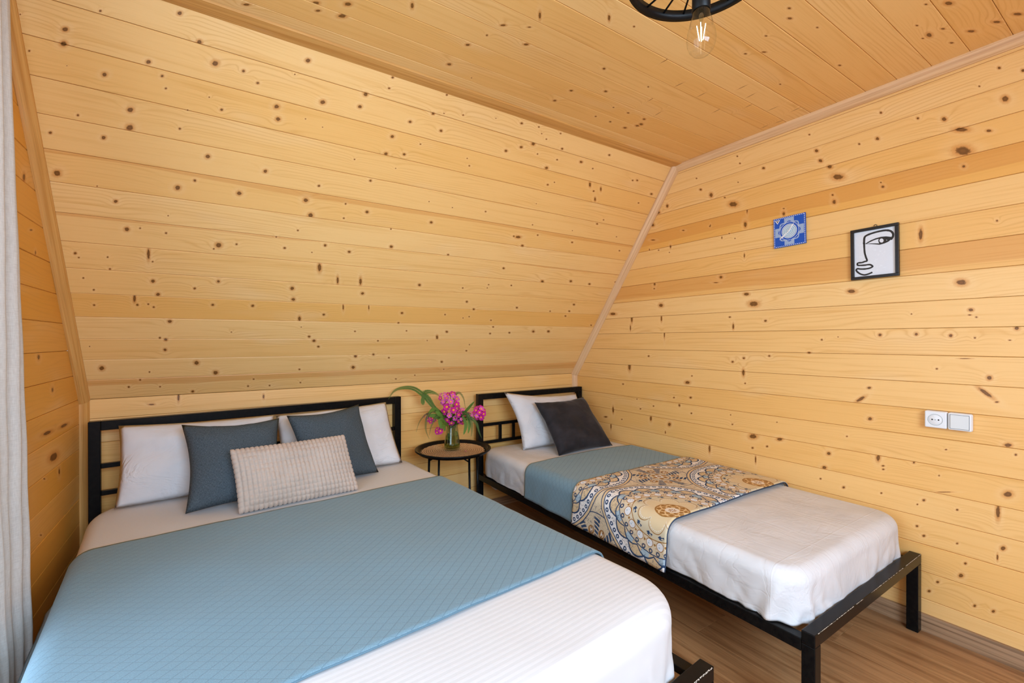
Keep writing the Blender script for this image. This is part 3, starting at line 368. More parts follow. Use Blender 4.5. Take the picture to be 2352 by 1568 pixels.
# floor: laminate boards running away from the camera
def laminate(seed):
    m, nt, b = new_mat('laminate_board'); oc = coords(nt)
    p = mapping(nt, oc, (seed*3.1, seed*1.7, 0))
    s1 = noise(nt, mapping(nt, p, scale=(26, 1.6, 1)), 1., 4, .6, .6); s2 = noise(nt, mapping(nt, p, scale=(130, 5, 1)), 1., 3, .6); s3 = noise(nt, mapping(nt, p, scale=(5, .8, 1)), 1., 2)
    r = random.Random(int(seed*10)); k = r.uniform(.9, 1.08)
    c = mixc(nt, s1.step(.34, .72), tuple(a*k for a in lin(180, 136, 92)), tuple(a*k for a in lin(134, 92, 56)))
    c = mixc(nt, s2.step(.5, .78)*.5, c, lin(104, 70, 42)); c = mixc(nt, s3.step(.5, .75)*.3, c, lin(190, 150, 106))
    nt.links.new(c, b.inputs['Base Color']); b.inputs['Roughness'].default_value = .34; b.inputs['Specular IOR Level'].default_value = .4
    bump(nt, b, s2, .08, .0008); return m
floor = structure('floor', box_mesh('floor', XL-.05, W+.05, YF-.05, .06, -.06, -.0085), DARK)
LAM = [laminate(i*1.9+.3) for i in range(9)]
bw, bl = .193, 1.28; k = 0
x = XL
while x < W:
    x1 = min(x+bw, W); y = .0; first = random.Random(int(x*100)).uniform(.3, 1.28); y1 = -first
    while y > YF+.01:
        y1 = max(y1, YF)
        me = box_mesh('floor_plank', x+.0003, x1-.0003, y1+.0003, y-.0003, -.0085, 0, .0008, 1)
        p = ob('floor_plank', me, LAM[k % 9], floor); k += 1
        y = y1; y1 = y-bl
    x = x1

# trims and baseboard
def trim_mat(name, seed, c_a, c_b):
    m, nt, b = new_mat(name); oc = coords(nt, 'UV')
    s1 = noise(nt, mapping(nt, oc, (seed, seed, 0), scale=(1.5, 70, 1)), 1., 3, .6, .4); s2 = noise(nt, mapping(nt, oc, (seed, 0, 0), scale=(4, 260, 1)), 1., 2); s3 = noise(nt, mapping(nt, oc, (seed, 0, 0), scale=(3, 20, 1)), 1., 2)
    c = mixc(nt, s1.step(.35, .7), c_a, c_b); c = mixc(nt, s2.step(.5, .8)*.4, c, tuple(q*.6 for q in c_b)); c = mixc(nt, s3.step(.62, .8)*.35, c, lin(205, 165, 130))
    nt.links.new(c, b.inputs['Base Color']); b.inputs['Roughness'].default_value = .5; bump(nt, b, s2, .12, .001); return m
TRIM_PALE = trim_mat('trim_pine_pale', 1.2, lin(230, 192, 146), lin(208, 162, 114))
TRIM_WARM = trim_mat('trim_pine_warm', 5.2, lin(222, 170, 98), lin(198, 140, 68))
def corner_trim(name, p0, p1, e1, e2, l1, l2, mat, th=.013):
    """moulding in a corner: runs p0 to p1, legs l1 along e1 and l2 along e2"""
    d = (p1-p0); L = d.length
    prof = [e1*0, e1*l1, e1*l1 + e2*th*.6]
    for i in range(1, 5):
        q = i/5; q2 = q*q*(3-2*q)
        prof.append(e1*(l1*(1-q) + th*.6*q) + e2*(th*.6*(1-q) + l2*q) + (e1+e2)*(.30*math.sin(math.pi*q)*min(l1, l2)*.25))
    prof += [e1*th*.6 + e2*l2, e2*l2]
    n = len(prof); per = [0]
    for i in range(n): per.append(per[-1] + (prof[(i+1) % n]-prof[i]).length)
    vs = [p0+q for q in prof] + [p1+q for q in prof]
    uv = [(0, per[i]) for i in range(n)] + [(L, per[i]) for i in range(n)]
    fs = [tuple(range(n)), tuple(range(2*n-1, n-1, -1))] + [(i, n+i, n+(i+1) % n, (i+1) % n) for i in range(n)]
    return tag(ob(name, pymesh(name, vs, fs, uv), mat), kind='structure')
K0 = Vector((0, 0, ZK))
corner_trim('trim_1', Vector((W, 0, ZK)), Vector((W, YC, H)), -X_, nS, .042, .034, TRIM_PALE)
corner_trim('trim_2', Vector((XL, 0, ZK)), Vector((XL, YC, H)), X_, nS, .032, .034, TRIM_WARM)
corner_trim('trim_3', Vector((W, 0, .0)), Vector((W, 0, ZK+.01)), -X_, -Y_, .036, .03, TRIM_PALE)
corner_trim('trim_4', Vector((XL, 0, .0)), Vector((XL, 0, ZK+.01)), X_, -Y_, .030, .03, TRIM_WARM)
corner_trim('trim_5', Vector((XL, YC, H)), Vector((W, YC, H)), -Y_, -sdir, .062, .012, TRIM_WARM)
corner_trim('trim_6', Vector((W, YC, H)), Vector((W, YF-YC, H)), -X_, -Z_, .03, .038, TRIM_PALE)
BASE = trim_mat('baseboard_oak', 9.1, lin(168, 136, 104), lin(122, 94, 68))
corner_trim('baseboard_right', Vector((W, -.001, 0)), Vector((W, YF, 0)), Z_, -X_, .068, .014, BASE, .02)
corner_trim('baseboard_back', Vector((XL, 0, 0)), Vector((W, 0, 0)), Z_, -Y_, .055, .014, BASE, .02)

# ------------------------------------------------------------------ beds
def wood_plain(name, col):
    m, nt, b = new_mat(name); n = noise(nt, mapping(nt, coords(nt), scale=(4, 60, 60)), 1., 3)
    nt.links.new(mixc(nt, n.step(.35, .7), col, tuple(c*.72 for c in col)), b.inputs['Base Color']); b.inputs['Roughness'].default_value = .55
    return m
SLAT = wood_plain('slat_birch', lin(214, 178, 132))
def bed_frame(name, label, loc, rz, w, L, hd, hf, rail, t, bars, ticks):
    B = tag(empty(name, loc, rz), label, 'bed frame'); bv = .0025
    for u in (0, w-t):
        box('headboard_post', u, u+t, 0, t, 0, hd, BLACK, B, bv)
    box('headboard_rail', t, w-t, 0, t, hd-t, hd, BLACK, B, bv)
    for z in bars:
        box('headboard_bar', t, w-t, .008, .028, z-.01, z+.01, BLACK, B, .0015)
    for u in ticks:
        box('headboard_upright', u-.009, u+.009, .009, .027, bars[1]+.01, bars[0]-.01, BLACK, B, .0015)
    for u in (0, w-t):
        box('side_rail', u, u+t, -(L-t), 0, rail-t, rail, BLACK, B, bv)
        box('leg', u, u+t, -L, -(L-t), 0, hf-t, BLACK, B, bv)
    r = box('foot_rail', 0, w, -L, -(L-t), hf-t, hf, BLACK_RAIL, B, bv, True)
    n = int(L/.16)
    for i in range(n):
        y = -.06 - i*(L-.16)/(n-1)
        box('slat', t, w-t, y-.03, y+.03, rail-.032, rail-.018, SLAT, B, .002)
    return B
DB = dict(loc=(1.483-1.405*math.cos(R_(4.84)), -.043-1.405*math.sin(R_(4.84)), 0), rz=R_(4.84))
dbl_bed = bed_frame('double_bed_frame', 'wide black steel bed frame under the larger white mattress, beside the curtain', DB['loc'], DB['rz'], 1.405, 1.98, .828, .30, .27, .04, (.634, .517), (.30, .41, .99, 1.10))
SB = dict(loc=(1.9965, -.094, 0), rz=0.)
sgl_bed = bed_frame('single_bed_frame', 'narrow black steel bed frame against the right plank wall', SB['loc'], 0, .919, 2.019, .811, .307, .280, .038, (.60, .480), (.18, .29, .64, .75))
def frame_matrix(d): return Matrix.Translation(d['loc']) @ Matrix.Rotation(d['rz'], 4, 'Z')

# ------------------------------------------------------------------ textiles
def cloth(name, col, rough=.85, weave=900., wv=.15, sheen=.0, var=.06):
    m, nt, b = new_mat(name); oc = coords(nt)
    n = noise(nt, oc, 7., 3); f = noise(nt, oc, weave, 2, .6)
    c = mixc(nt, n.step(.3, .7), tuple(q*(1-var) for q in col), tuple(min(1, q*(1+var*.5)) for q in col))
    nt.links.new(c, b.inputs['Base Color']); b.inputs['Roughness'].default_value = rough; b.inputs['Specular IOR Level'].default_value = .2
    b.inputs['Sheen Weight'].default_value = sheen
    bump(nt, b, f, wv, .001)
    return m, nt, b, oc
COTTON = cloth('white_cotton', (.66, .66, .67), .8, 700., .08)[0]
def striped_cotton():
    m, nt, b, oc = cloth('white_satin_stripe', (.66, .66, .67), .7, 700., .05)
    x, y, z = sep(nt, oc)
    s = (y*(6.2832/.0165)).sin()*.5 + .5
    s = s.step(.25, .75)
    nt.links.new(mixc(nt, s, (.635, .633, .636), (.685, .685, .695)), b.inputs['Base Color'])
    r = s*-.28 + .82; nt.links.new(r.k, b.inputs['Roughness'])
    bump(nt, b, s, .10, .0012); return m
STRIPE = striped_cotton()
def creased_cotton():
    m, nt, b, oc = cloth('white_creased_cotton', (.655, .655, .665), .8, 700., .08)
    x, y, z = sep(nt, oc)
    w1 = noise(nt, mapping(nt, oc, scale=(7, 2.2, 5)), 1., 4, .62, .9); w2 = noise(nt, mapping(nt, oc, (3, 1, 0), (0, 0, .7), (4, 9, 6)), 1., 3, .6, .6)
    r1 = (w1 - .5).abs().step(.0, .07); r2 = (w2 - .5).abs().step(.0, .045)
    fl = ((x + .02)/.205).frac().near(.5, .012).max((y/.42).frac().near(.5, .006))       # ironed fold lines
    bump(nt, b, w1*.5 + w2*.4 + r1*.10 + r2*.08 + fl*.10, .45, .010); return m
CREASED = creased_cotton()
def quilt_blue(name, col):
    m, nt, b = new_mat(name); uv = coords(nt, 'UV'); x, y, z = sep(nt, uv)
    jn = noise(nt, uv, 9., 2) - .5
    a = (x/.041 + y/.031 + jn*.12); c = (x/.041 - y/.031 + jn*.12)
    la = (a.frac() - .5).abs().step(.43, .5); lc = (c.frac() - .5).abs().step(.43, .5)
    line = la.max(lc)
    f = noise(nt, uv, 420., 2, .7); g2 = noise(nt, uv, 5., 3)
    base = mixc(nt, f.step(.3, .75), tuple(q*.84 for q in col), tuple(q*1.14 for q in col))
    base = mixc(nt, g2.step(.35, .7)*.25, base, tuple(q*.86 for q in col))
    base = mixc(nt, (la*.85).max(lc*.5)*.5, base, tuple(q*.42 for q in col))
    nt.links.new(base, b.inputs['Base Color']); b.inputs['Roughness'].default_value = .82; b.inputs['Specular IOR Level'].default_value = .25
    b.inputs['Sheen Weight'].default_value = .15
    bump(nt, b, (la.max(lc*.5))*-1.0 + f*.35, .35, .0015)
    return m
BLUE = quilt_blue('blue_quilted_cotton', lin(116, 146, 161))
BLUE_HEM = cloth('blue_hem', lin(96, 124, 140), .85, 400., .4)[0]

def mattress_mesh(name, x0, x1, y0, y1, z0, z1, rp, re, wr=.006, seed=0., hem=.0, crease=.6, cf=.0):
    """rounded sheet-covered mattress: perimeter rings; rp plan corner radius, re edge radius"""
    per = []
    nx, ny, nc = 60, 110, 22
    def arc(cx, cy, a0):
        return [(cx+rp*math.cos(R_(a0+90*i/nc)), cy+rp*math.sin(R_(a0+90*i/nc))) for i in range(nc)]
    per += arc(x1-rp, y1-rp, 0) + [(x1-rp-(x1-x0-2*rp)*i/nx, y1) for i in range(nx)]
    per += arc(x0+rp, y1-rp, 90) + [(x0, y1-rp-(y1-y0-2*rp)*i/ny) for i in range(ny)]
    per += arc(x0+rp, y0+rp, 180) + [(x0+rp+(x1-x0-2*rp)*i/nx, y0) for i in range(nx)]
    per += arc(x1-rp, y0+rp, 270) + [(x1, y0+rp+(y1-y0-2*rp)*i/ny) for i in range(ny)]
    N = len(per); cx, cy = (x0+x1)/2, (y0+y1)/2; hx, hy = (x1-x0)/2, (y1-y0)/2
    rings = [(f, z1, 0) for f in (.0, .2, .4, .6, .75, .86)]
    prof = []
    for i in range(9):
        a = math.pi/2*i/8; prof.append((re*(1-math.sin(a)), z1-re*(1-math.cos(a))))
    ns = 16
    for i in range(1, ns+1): prof.append((.0, z1-re-(z1-re-z0)*i/ns))
    vs = []; rnd = random.Random(seed)
    from mathutils import noise as mn
    def w3(x, y, z, s): return mn.noise(Vector((x*s+seed, y*s, z*s)))
    for (f, z, _) in rings[1:]:
        for (px, py) in per:
            X = cx+(px-cx)*f; Yv = cy+(py-cy)*f
            vs.append((X, Yv, z + w3(X, Yv, 0, 3.)*.004 + w3(X, Yv, 0, 9.)*.0015*(1+crease)))
    for j, (ins, z) in enumerate(prof):
        for i, (px, py) in enumerate(per):
            n = Vector((px-cx, py-cy, 0)); p0 = Vector((per[i-1][0], per[i-1][1], 0)); p1 = Vector((per[(i+1) % N][0], per[(i+1) % N][1], 0))
            tn = (p1-p0).normalized(); nn = Vector((tn.y, -tn.x, 0))
            if nn.dot(n) < 0: nn = -nn
            dep = max(0., (z1-re-z)/(z1-re-z0)) if z < z1-re else 0.
            s = i*2.0
            fold = w3(px*2.2, py*2.2, z*1.5, 2.4)*wr*(0.35+1.5*dep) + w3(px, py, z*.4, 22.)*wr*.7*dep + w3(px, py, z, 7)*wr*.5
            fold += (1-abs(w3(px+z*.8, py+z*.8, z*.6, 6.)))**6*wr*crease*min(1., dep*3) - (1-abs(w3(px-z*.5+4, py-z*.9, z*.5, 8.)))**8*wr*crease*.8*min(1., dep*3)
            if cf and dep > 0:          # gathered cloth at the foot corners
                dc = min((Vector((px, py, 0))-Vector((c_[0], c_[1], 0))).length for c_ in ((x0, y0), (x1, y0)))
                fold += math.exp(-(dc/.16)**2)*math.sin(dc*95+z*18)*cf*dep**.8
            p = Vector((px, py, z)) - nn*ins + nn*fold
            if j == 0: p.z += w3(p.x, p.y, 0, 3.)*.004
            if dep >= .99: p.z += (w3(px, py, 1, 4.)*.5+.15)*hem
            vs.append(tuple(p))
    for i, (px, py) in enumerate(per):
        n = Vector((px-cx, py-cy, 0)).normalized(); vs.append((px-n.x*.03, py-n.y*.03, z0+.006))
    c = len(vs); vs.append((cx, cy, z1+.003)); cb = len(vs); vs.append((cx, cy, z0+.006))
    fs = []; nr = (len(rings)-1) + len(prof) + 1
    for r in range(nr-1):
        for i in range(N): fs.append((r*N+i, r*N+(i+1) % N, (r+1)*N+(i+1) % N, (r+1)*N+i))
    for i in range(N):
        fs.append((c, i, (i+1) % N)); fs.append((cb, (nr-1)*N+(i+1) % N, (nr-1)*N+i))
    return pymesh(name, vs, fs)
ZD, ZS = .478, .456
dm = ob('mattress', mattress_mesh('mattress', .012, 1.393, -1.935, -.02, .271, ZD, .16, .055, .007, 3.1, .0, .5, .007), STRIPE, None, None, True)
dm.matrix_world = frame_matrix(DB); tag(dm, 'wide mattress in a white finely striped sheet on the larger bed', 'mattress')
sm = ob('mattress', mattress_mesh('mattress', .008, .908, -1.972, -.015, .2815, ZS, .10, .045, .0065, 8.4, .014, 1.1, .009), CREASED, None, None, True)
sm.matrix_world = frame_matrix(SB); tag(sm, 'narrow mattress in a plain creased white sheet on the bed by the right wall', 'mattress')

from mathutils import noise as mnoise
def drape(name, mat, x0, x1, re, z1, y0, y1, left, right, off, flare_l=0., nv=60, wav=.004, seed=0., hem_fn=None, thick=.005, bow=0.):
    """cloth laid across a mattress: hangs `left` over the x0 side and `right` over the x1 side; uv in metres"""
    prof = []; s = 0.
    def add(x, z):
        nonlocal s
        if prof: s += math.hypot(x-prof[-1][0], z-prof[-1][1])
        prof.append((x, z, s))
    nl = max(2, int(left/.012)); nr = max(2, int(right/.012)); R = re+off
    for i in range(nl): 
        q = 1-i/nl; add(x0-off-flare_l*q*q, z1-re-left*q)
    for i in range(9):
        a = math.pi/2*i/8; add(x0+re-R*math.cos(a), z1-re+R*math.sin(a))
    for i in range(1, 40): add(x0+re+(x1-x0-2*re)*i/40, z1+off)
    for i in range(9):
        a = math.pi/2*i/8; add(x1-re+R*math.sin(a), z1-re+R*math.cos(a))
    for i in range(1, nr+1): add(x1+off, z1-re-right*i/nr)
    top = next(p[2] for p in prof if p[0] >= x0+re-1e-6 and p[1] >= z1+off-1e-6) - re
    vs = []; uv = []; n = len(prof)
    for j in range(nv+1):
        f = j/nv
        for (x, z, q) in prof:
            side = max(0., (z1-.02-z)/.15)
            yy = y0+(y1-y0)*f + bow*math.sin((x-x0)/(x1-x0)*math.pi)*(1-f) + mnoise.noise(Vector((q*3+seed, f*2, 1)))*.006
            d = mnoise.noise(Vector((q*5+seed, yy*5, 0)))*wav + mnoise.noise(Vector((q*14+seed, yy*14, 3)))*wav*.35
            fx = 0.
            if side > 0: fx = mnoise.noise(Vector((seed, yy*6.5, z*2.)))*.014*min(side, 1.2)
            sgn = -1 if x < (x0+x1)/2 else 1
            vs.append((x + (sgn*abs(fx)), yy, z + (d if side <= 0 else 0) + (0 if side > 0 else wav*.6)))
            uv.append((q-top, -yy))
    fs = [(j*n+i, j*n+i+1, (j+1)*n+i+1, (j+1)*n+i) for j in range(nv) for i in range(n-1)]
    me = pymesh(name, vs, fs, uv)
    # make sure faces look outwards
    if me.polygons[(nv//2)*(n-1)+n//2].normal.z < 0: me.flip_normals()
    o = ob(name, me, mat, None, None, True)
    md = o.modifiers.new('thickness', 'SOLIDIFY'); md.thickness = thick; md.offset = 1
    return o
def edge_roll(name, o, rows, mat, r):
    pts = [Vector(o.data.vertices[i].co) for i in rows]
    t = ob(name, tube_mesh(name, pts, r, 8), mat, o, None, True); return t
bl = drape('blanket', BLUE, .012, 1.393, .055, ZD, -.578, -1.612,   .11, .03, .004, .046, 70, .004, 1.7)
bl.matrix_world = frame_matrix(DB); tag(bl, 'blue quilted blanket with a diamond stitch spread across the larger bed', 'blanket')
nprof = len(bl.data.vertices)//71
edge_roll('hem', bl, range(0, nprof), BLUE_HEM, .0024); edge_roll('hem', bl, range(70*nprof, 71*nprof), BLUE_HEM, .0024)
bs = drape('blanket', BLUE, .008, .908, .045, ZS, -.545, -1.20, .128, .02, .007, .004, 50, .003, 5.2, bow=.03)
bs.matrix_world = frame_matrix(SB); tag(bs, 'blue quilted blanket across the narrow bed, partly under the patterned throw', 'blanket')

# patterned throw
def throw_mat():
    m, nt, b = new_mat('medallion_print'); uv = coords(nt, 'UV'); U, Vv, _ = sep(nt, uv)
    wn = noise(nt, uv, 30., 2) - .5
    P = .648
    gx = (U-.085)/P; gy = (Vv-1.458)/P
    x = (gx-gx.rnd())*P; y = (gy-gy.rnd())*P
    r = (x*x + y*y).sqrt() + wn*.006; th = y.atan2(x)
    cream, white, lb, navy, brown, tan = lin(208, 192, 164), lin(222, 222, 224), lin(168, 188, 200), lin(48, 70, 102), lin(156, 112, 58), lin(212, 188, 150)
    cell = lambda n: ((th*(n/6.28318)).frac() - .5)
    # interstices
    ix = gx+.5; iy = gy+.5; x2 = (ix-ix.rnd())*P; y2 = (iy-iy.rnd())*P
    r3 = (x2*x2 + y2*y2).sqrt() + wn*.006; th3 = y2.atan2(x2)
    col = mixc(nt, noise(nt, uv, 60., 2).step(.4, .7), cream, lin(216, 200, 172))
    leaf = (th3*8.).cos().step(.25, .5) * r3.near(.105, .045) * (th3*2.+.78).sin().abs().step(.35, .6)
    leaf = leaf * ((r3*330. + th3*14.).sin()).step(-.7, -.2)
    col = mixc(nt, leaf, col, navy)
    f8 = ((th3*(8/6.28318)).frac() - .5)
    fr = ((f8*r3*(6.28318/8))._m('POWER', 2.) + (r3-.088)*(r3-.088)).sqrt()
    col = mixc(nt, fr.step(.021, .018), col, brown); col = mixc(nt, fr.step(.015, .012)*((th3*40.).sin().step(-.5, .3)), col, cream); col = mixc(nt, fr.step(.006, .004), col, white)
    col = mixc(nt, r3.step(.05, .046)*((th3*6.).cos()*.5 + (r3*260.).sin()*.5).step(-.1, .2), col, brown)
    col = mixc(nt, r3.near(.052, .002), col, navy)
    col = mixc(nt, r3.near(.165, .0022), col, navy); col = mixc(nt, r3.near(.015, .004), col, white)
    scr = (noise(nt, uv, 46., 2, .5) - .5).abs().step(.022, .008); scr2 = (noise(nt, uv, 64., 1, .5, .6) - .5).abs().step(.02, .008)
    col = mixc(nt, scr2*r3.step(.23, .19)*.75, col, navy)
    # medallion, from the rim inwards
    inn = lambda c: r.step(c+.0015, c-.0015)
    col = mixc(nt, inn(.322), col, tan)
    col = mixc(nt, r.near(.322, .0022), col, navy)
    col = mixc(nt, inn(.306), col, white); col = mixc(nt, r.near(.3065, .0024), col, navy)
    col = mixc(nt, ((cell(64.)*r*(6.28318/64))._m('POWER', 2.) + (r-.2915)*(r-.2915)).sqrt().near(.0065, .0028), col, navy)
    col = mixc(nt, inn(.282), col, lin(232, 228, 224))
    pet = (th*8.).cos().abs()
    rb = pet*.026 + .247
    ins = (r - rb).step(.0015, -.0015)
    col = mixc(nt, ins, col, tan)
    pet2 = (th*8.).sin().abs(); rb2 = pet2*.022 + .226
    ins2 = (r-rb2).step(.0015, -.0015)*pet.step(.75, .55)
    col = mixc(nt, ins2, col, lb)
    col = mixc(nt, (r-rb).abs().step(.0048, .0032), col, navy); col = mixc(nt, (r-rb2).abs().step(.0036, .0024)*ins, col, navy)
    col = mixc(nt, scr*r.step(.218, .222)*r.step(.285, .275)*.6, col, navy)
    col = mixc(nt, inn(.221), col, cream); col = mixc(nt, r.near(.221, .002), col, navy)
    sc = (cell(36.)*r*(6.28318/36)); col = mixc(nt, ((sc*sc + (r-.210)*(r-.210)).sqrt().near(.0068, .0026)), col, navy)
    col = mixc(nt, inn(.199), col, lin(214, 198, 172))
    c20 = cell(22.)*r*(6.28318/22); dc = (c20*c20 + (r-.181)*(r-.181)).sqrt()
    col = mixc(nt, dc.step(.0165, .0150), col, white); col = mixc(nt, dc.near(.0165, .0014), col, brown)
    col = mixc(nt, dc.step(.010, .008)*(c20*420.).sin().step(-.2, .3)*(r*520.).sin().step(-.3, .3), col, lb)
    ch = ((th*(22/6.28318)+.5).frac() - .5)*r*(6.28318/22); dd = (ch*ch + (r-.181)*(r-.181)).sqrt()
    col = mixc(nt, dd.step(.0055, .0042), col, brown)
    col = mixc(nt, scr2*inn(.219)*dc.step(.016, .018)*.55, col, brown)
    col = mixc(nt, inn(.162), col, lin(206, 194, 166)); col = mixc(nt, r.near(.162, .0018), col, brown)
    bb = cell(16.)*r*(6.28318/16); db = ((bb*.55)._m('POWER', 2.) + (r-.147)*(r-.147)).sqrt()
    col = mixc(nt, db.step(.0090, .0075)*((bb*300.).sin()*.5 + (r*700.).sin()*.5).step(-.45, -.1), col, navy)
    rf = (th*4.).cos().abs().pow(.6)*.040 + .090
    col = mixc(nt, (r-rf-.006).abs().step(.0022, .0012), col, brown)
    col = mixc(nt, (r-rf).step(.0015, -.0015), col, lin(214, 194, 156)); col = mixc(nt, (r-rf+.004).abs().step(.0018, .0010)*((th*90.).sin().step(-.1, .1)), col, white)
    lace = ((th*8.).sin()*((r*210.).sin()) + (th*16.).cos()*.5*(r*420.).cos()).step(-.05, .15)
    col = mixc(nt, inn(.066), col, brown); col = mixc(nt, inn(.062)*lace*.9, col, lin(222, 190, 140)); col = mixc(nt, r.near(.066, .002), col, brown)
    col = mixc(nt, inn(.029), col, lin(226, 214, 196)); col = mixc(nt, inn(.016)*(th*8.).cos().step(-.4, .0), col, brown); col = mixc(nt, inn(.005), col, white)
    nt.links.new(col, b.inputs['Base Color']); b.inputs['Roughness'].default_value = .85; b.inputs['Specular IOR Level'].default_value = .2
    q = noise(nt, uv, 22., 2) + (r*62.8).sin()*.35
    bump(nt, b, q + noise(nt, uv, 500., 1)*.2, .35, .004)
    return m
thr = drape('throw_blanket', throw_mat(), .008, .908, .045, ZS, -.962, -1.510, .130, .02, .014, .008, 60, .004, 9.3, thick=.007, bow=.0)
thr.matrix_world = frame_matrix(SB); tag(thr, 'beige and navy medallion-print quilted throw across the middle of the narrow bed', 'throw blanket')
NAVY = cloth('navy_binding', lin(52, 66, 88), .8, 500., .3)[0]
nprof = len(thr.data.vertices)//61
edge_roll('binding', thr, range(60*nprof, 61*nprof), NAVY, .0028)
# loose ends of the tucked-in cloths showing below the side rail
def tuck(name, parent, mat, y0, y1, dz, x=.055, zt=.245):
    vs = []; n = 14
    for i in range(n+1):
        f = i/n; d = dz*math.sin(math.pi*f)**.6
        vs += [(x, y0+(y1-y0)*f, zt), (x-.012, y0+(y1-y0)*f, zt-d)]
    vs += [(a+.006, b, c) for a, b, c in vs]; m = 2*(n+1)
    fs = []
    for i in range(n):
        a = 2*i; fs += [(a, a+1, a+3, a+2), (m+a, m+a+2, m+a+3, m+a+1), (a+1, m+a+1, m+a+3, a+3)]
    me = pymesh(name, vs, fs, [(v[2]*4, -v[1]) for v in vs]); return ob(name, me, mat, parent, None, True)
tuck('tucked_end', thr, thr.data.materials[0], -1.44, -1.60, .022, .05, .25); tuck('tucked_end', thr, thr.data.materials[0], -1.05, -1.18, .016, .05, .25)
tuck('tucked_corner', sm, COTTON, -.06, -.20, .04); tuck('tucked_corner', sm, COTTON, -.82, -1.0, .018)

# ------------------------------------------------------------------ pillows and cushions
def pillow_mesh(name, BL, BR, TR, TL, tf, tb, nu=30, nv=22, pinch=.10, seed=0., wr=.004, disp=None):
    """closed cushion on a corner patch (world points); tf/tb front and back half-thickness"""
    BL, BR, TR, TL = map(Vector, (BL, BR, TR, TL)); org = (BL+BR)/2
    nrm = ((BR-BL).cross(TL-BL)).normalized()
    ul = ((BR-BL).length + (TR-TL).length)/2; vl = ((TL-BL).length + (TR-BR).length)/2
    def edge(q): return math.sin(math.pi*q)
    def pt(u, v, side):
        # concave edges between pointed corners
        uu = u + (-1 if u > .5 else 1)*pinch*.5*abs(2*u-1)*edge(v)*.5*abs(2*u-1)
        vv = v + (-1 if v > .5 else 1)*pinch*.5*abs(2*v-1)*edge(u)*.5*abs(2*v-1)*(ul/vl)**.5*(1. if v > .5 else .55)
        p = (BL*(1-uu)+BR*uu)*(1-vv) + (TL*(1-uu)+TR*uu)*vv
        e = (max(0, 1-abs(2*u-1)**2.6)*max(0, 1-abs(2*v-1)**2.6))**.46
        t = e*(tf if side > 0 else -tb)
        w_ = mnoise.noise(Vector((u*4+seed, v*4, side)))*wr*2 + mnoise.noise(Vector((u*11+seed, v*11, side*2)))*wr
        return p + nrm*(t + w_*min(1, e*2)*side) - org
    vs = []; uv = []; idx = {}
    def add(i, j, side):
        key = (i, j, 0 if (i in (0, nu) or j in (0, nv)) else side)
        if key not in idx:
            p = pt(i/nu, j/nv, side if key[2] else 1)
            idx[key] = len(vs); vs.append(p); uv.append((i/nu*ul, j/nv*vl))
        return idx[key]
    fs = []
    for side in (1, -1):
        for i in range(nu):
            for j in range(nv):
                q = (add(i, j, side), add(i+1, j, side), add(i+1, j+1, side), add(i, j+1, side))
                fs.append(q if side > 0 else q[::-1])
    me = pymesh(name, vs, fs, uv)
    if disp:
        for v_ in me.vertices: pass
    return me, org, nrm
MD, MS = frame_matrix(DB), frame_matrix(SB)
def bedpts(M, pts): return [M @ Vector((u, -v, z)) for (u, v, z) in pts]
def pillow(name, M, pts, tf, tb, mat, label, cat, **kw):
    me, org, nrm = pillow_mesh(name, *bedpts(M, pts), tf, tb, **kw)
    return tag(ob(name, me, mat, None, org, True), label, cat)
def pillow_cotton(name, seed):
    m, nt, b, oc = cloth(name, (.66, .66, .68), .8, 700., .06)
    w1 = noise(nt, mapping(nt, oc, (seed, 0, 0), (0, .3, .2), (3, 3, 7)), 1., 4, .6, 1.2); r1 = (w1 - .5).abs().step(.0, .06); w2 = noise(nt, mapping(nt, oc, (0, seed, 0), scale=(9, 9, 3)), 1., 3, .6, .8)
    bump(nt, b, w1*.8 + w2*.35 + r1*.16, .6, .014); return m
PILLOW_STRIPE = pillow_cotton('pillowcase_cotton', 2.)
p1 = pillow('pillow', MD, [(.092, .150, .485), (.66, .168, .485), (.700, .045, .795), (.100, .04, .808)], .062, .028, PILLOW_STRIPE, 'white bed pillow nearest the curtain, leaning on the wide headboard', 'pillow', seed=1.3, pinch=.08, wr=.006)
p2 = pillow('pillow', MD, [(.70, .185, .485), (1.312, .222, .485), (1.288, .045, .808), (.705, .04, .790)], .060, .028, PILLOW_STRIPE, 'white bed pillow beside the vase table, leaning on the wide headboard', 'pillow', seed=4.7, pinch=.07, wr=.006)
p3 = pillow('pillow', MS, [(.200, .232, .458), (.82, .300, .458), (.812, .05, .770), (.140, .10, .825)], .060, .030, PILLOW_STRIPE, 'white pillow propped on the narrow headboard behind a dark cushion', 'pillow', seed=7.9, pinch=.20, wr=.007)
def linen(name, col):
    m, nt, b = new_mat(name); uv = coords(nt, 'UV'); x, y, z = sep(nt, uv)
    a = noise(nt, mapping(nt, uv, scale=(900, 120, 1)), 1., 2, .6); c = noise(nt, mapping(nt, uv, scale=(120, 900, 1)), 1., 2, .6)
    tw = ((x*2300.)+(y*1500.)).sin()*.5+.5
    f = a*.5 + c*.5
    k = mixc(nt, f.step(.38, .62), tuple(q*.62 for q in col), tuple(min(1, q*1.45) for q in col))
    nt.links.new(k, b.inputs['Base Color']); b.inputs['Roughness'].default_value = .9; b.inputs['Specular IOR Level'].default_value = .15
    bump(nt, b, f + tw*.2, .5, .0015); return m
LINEN = linen('slate_blue_linen', lin(73, 83, 90))
c1 = pillow('cushion', MD, [(.318, .392, .485), (.685, .392, .485), (.690, .205, .800), (.312, .205, .812)], .075, .055, LINEN, 'slate blue linen cushion on the left of the wide bed, tallest behind the beige one', 'cushion', seed=2.2, pinch=.24)
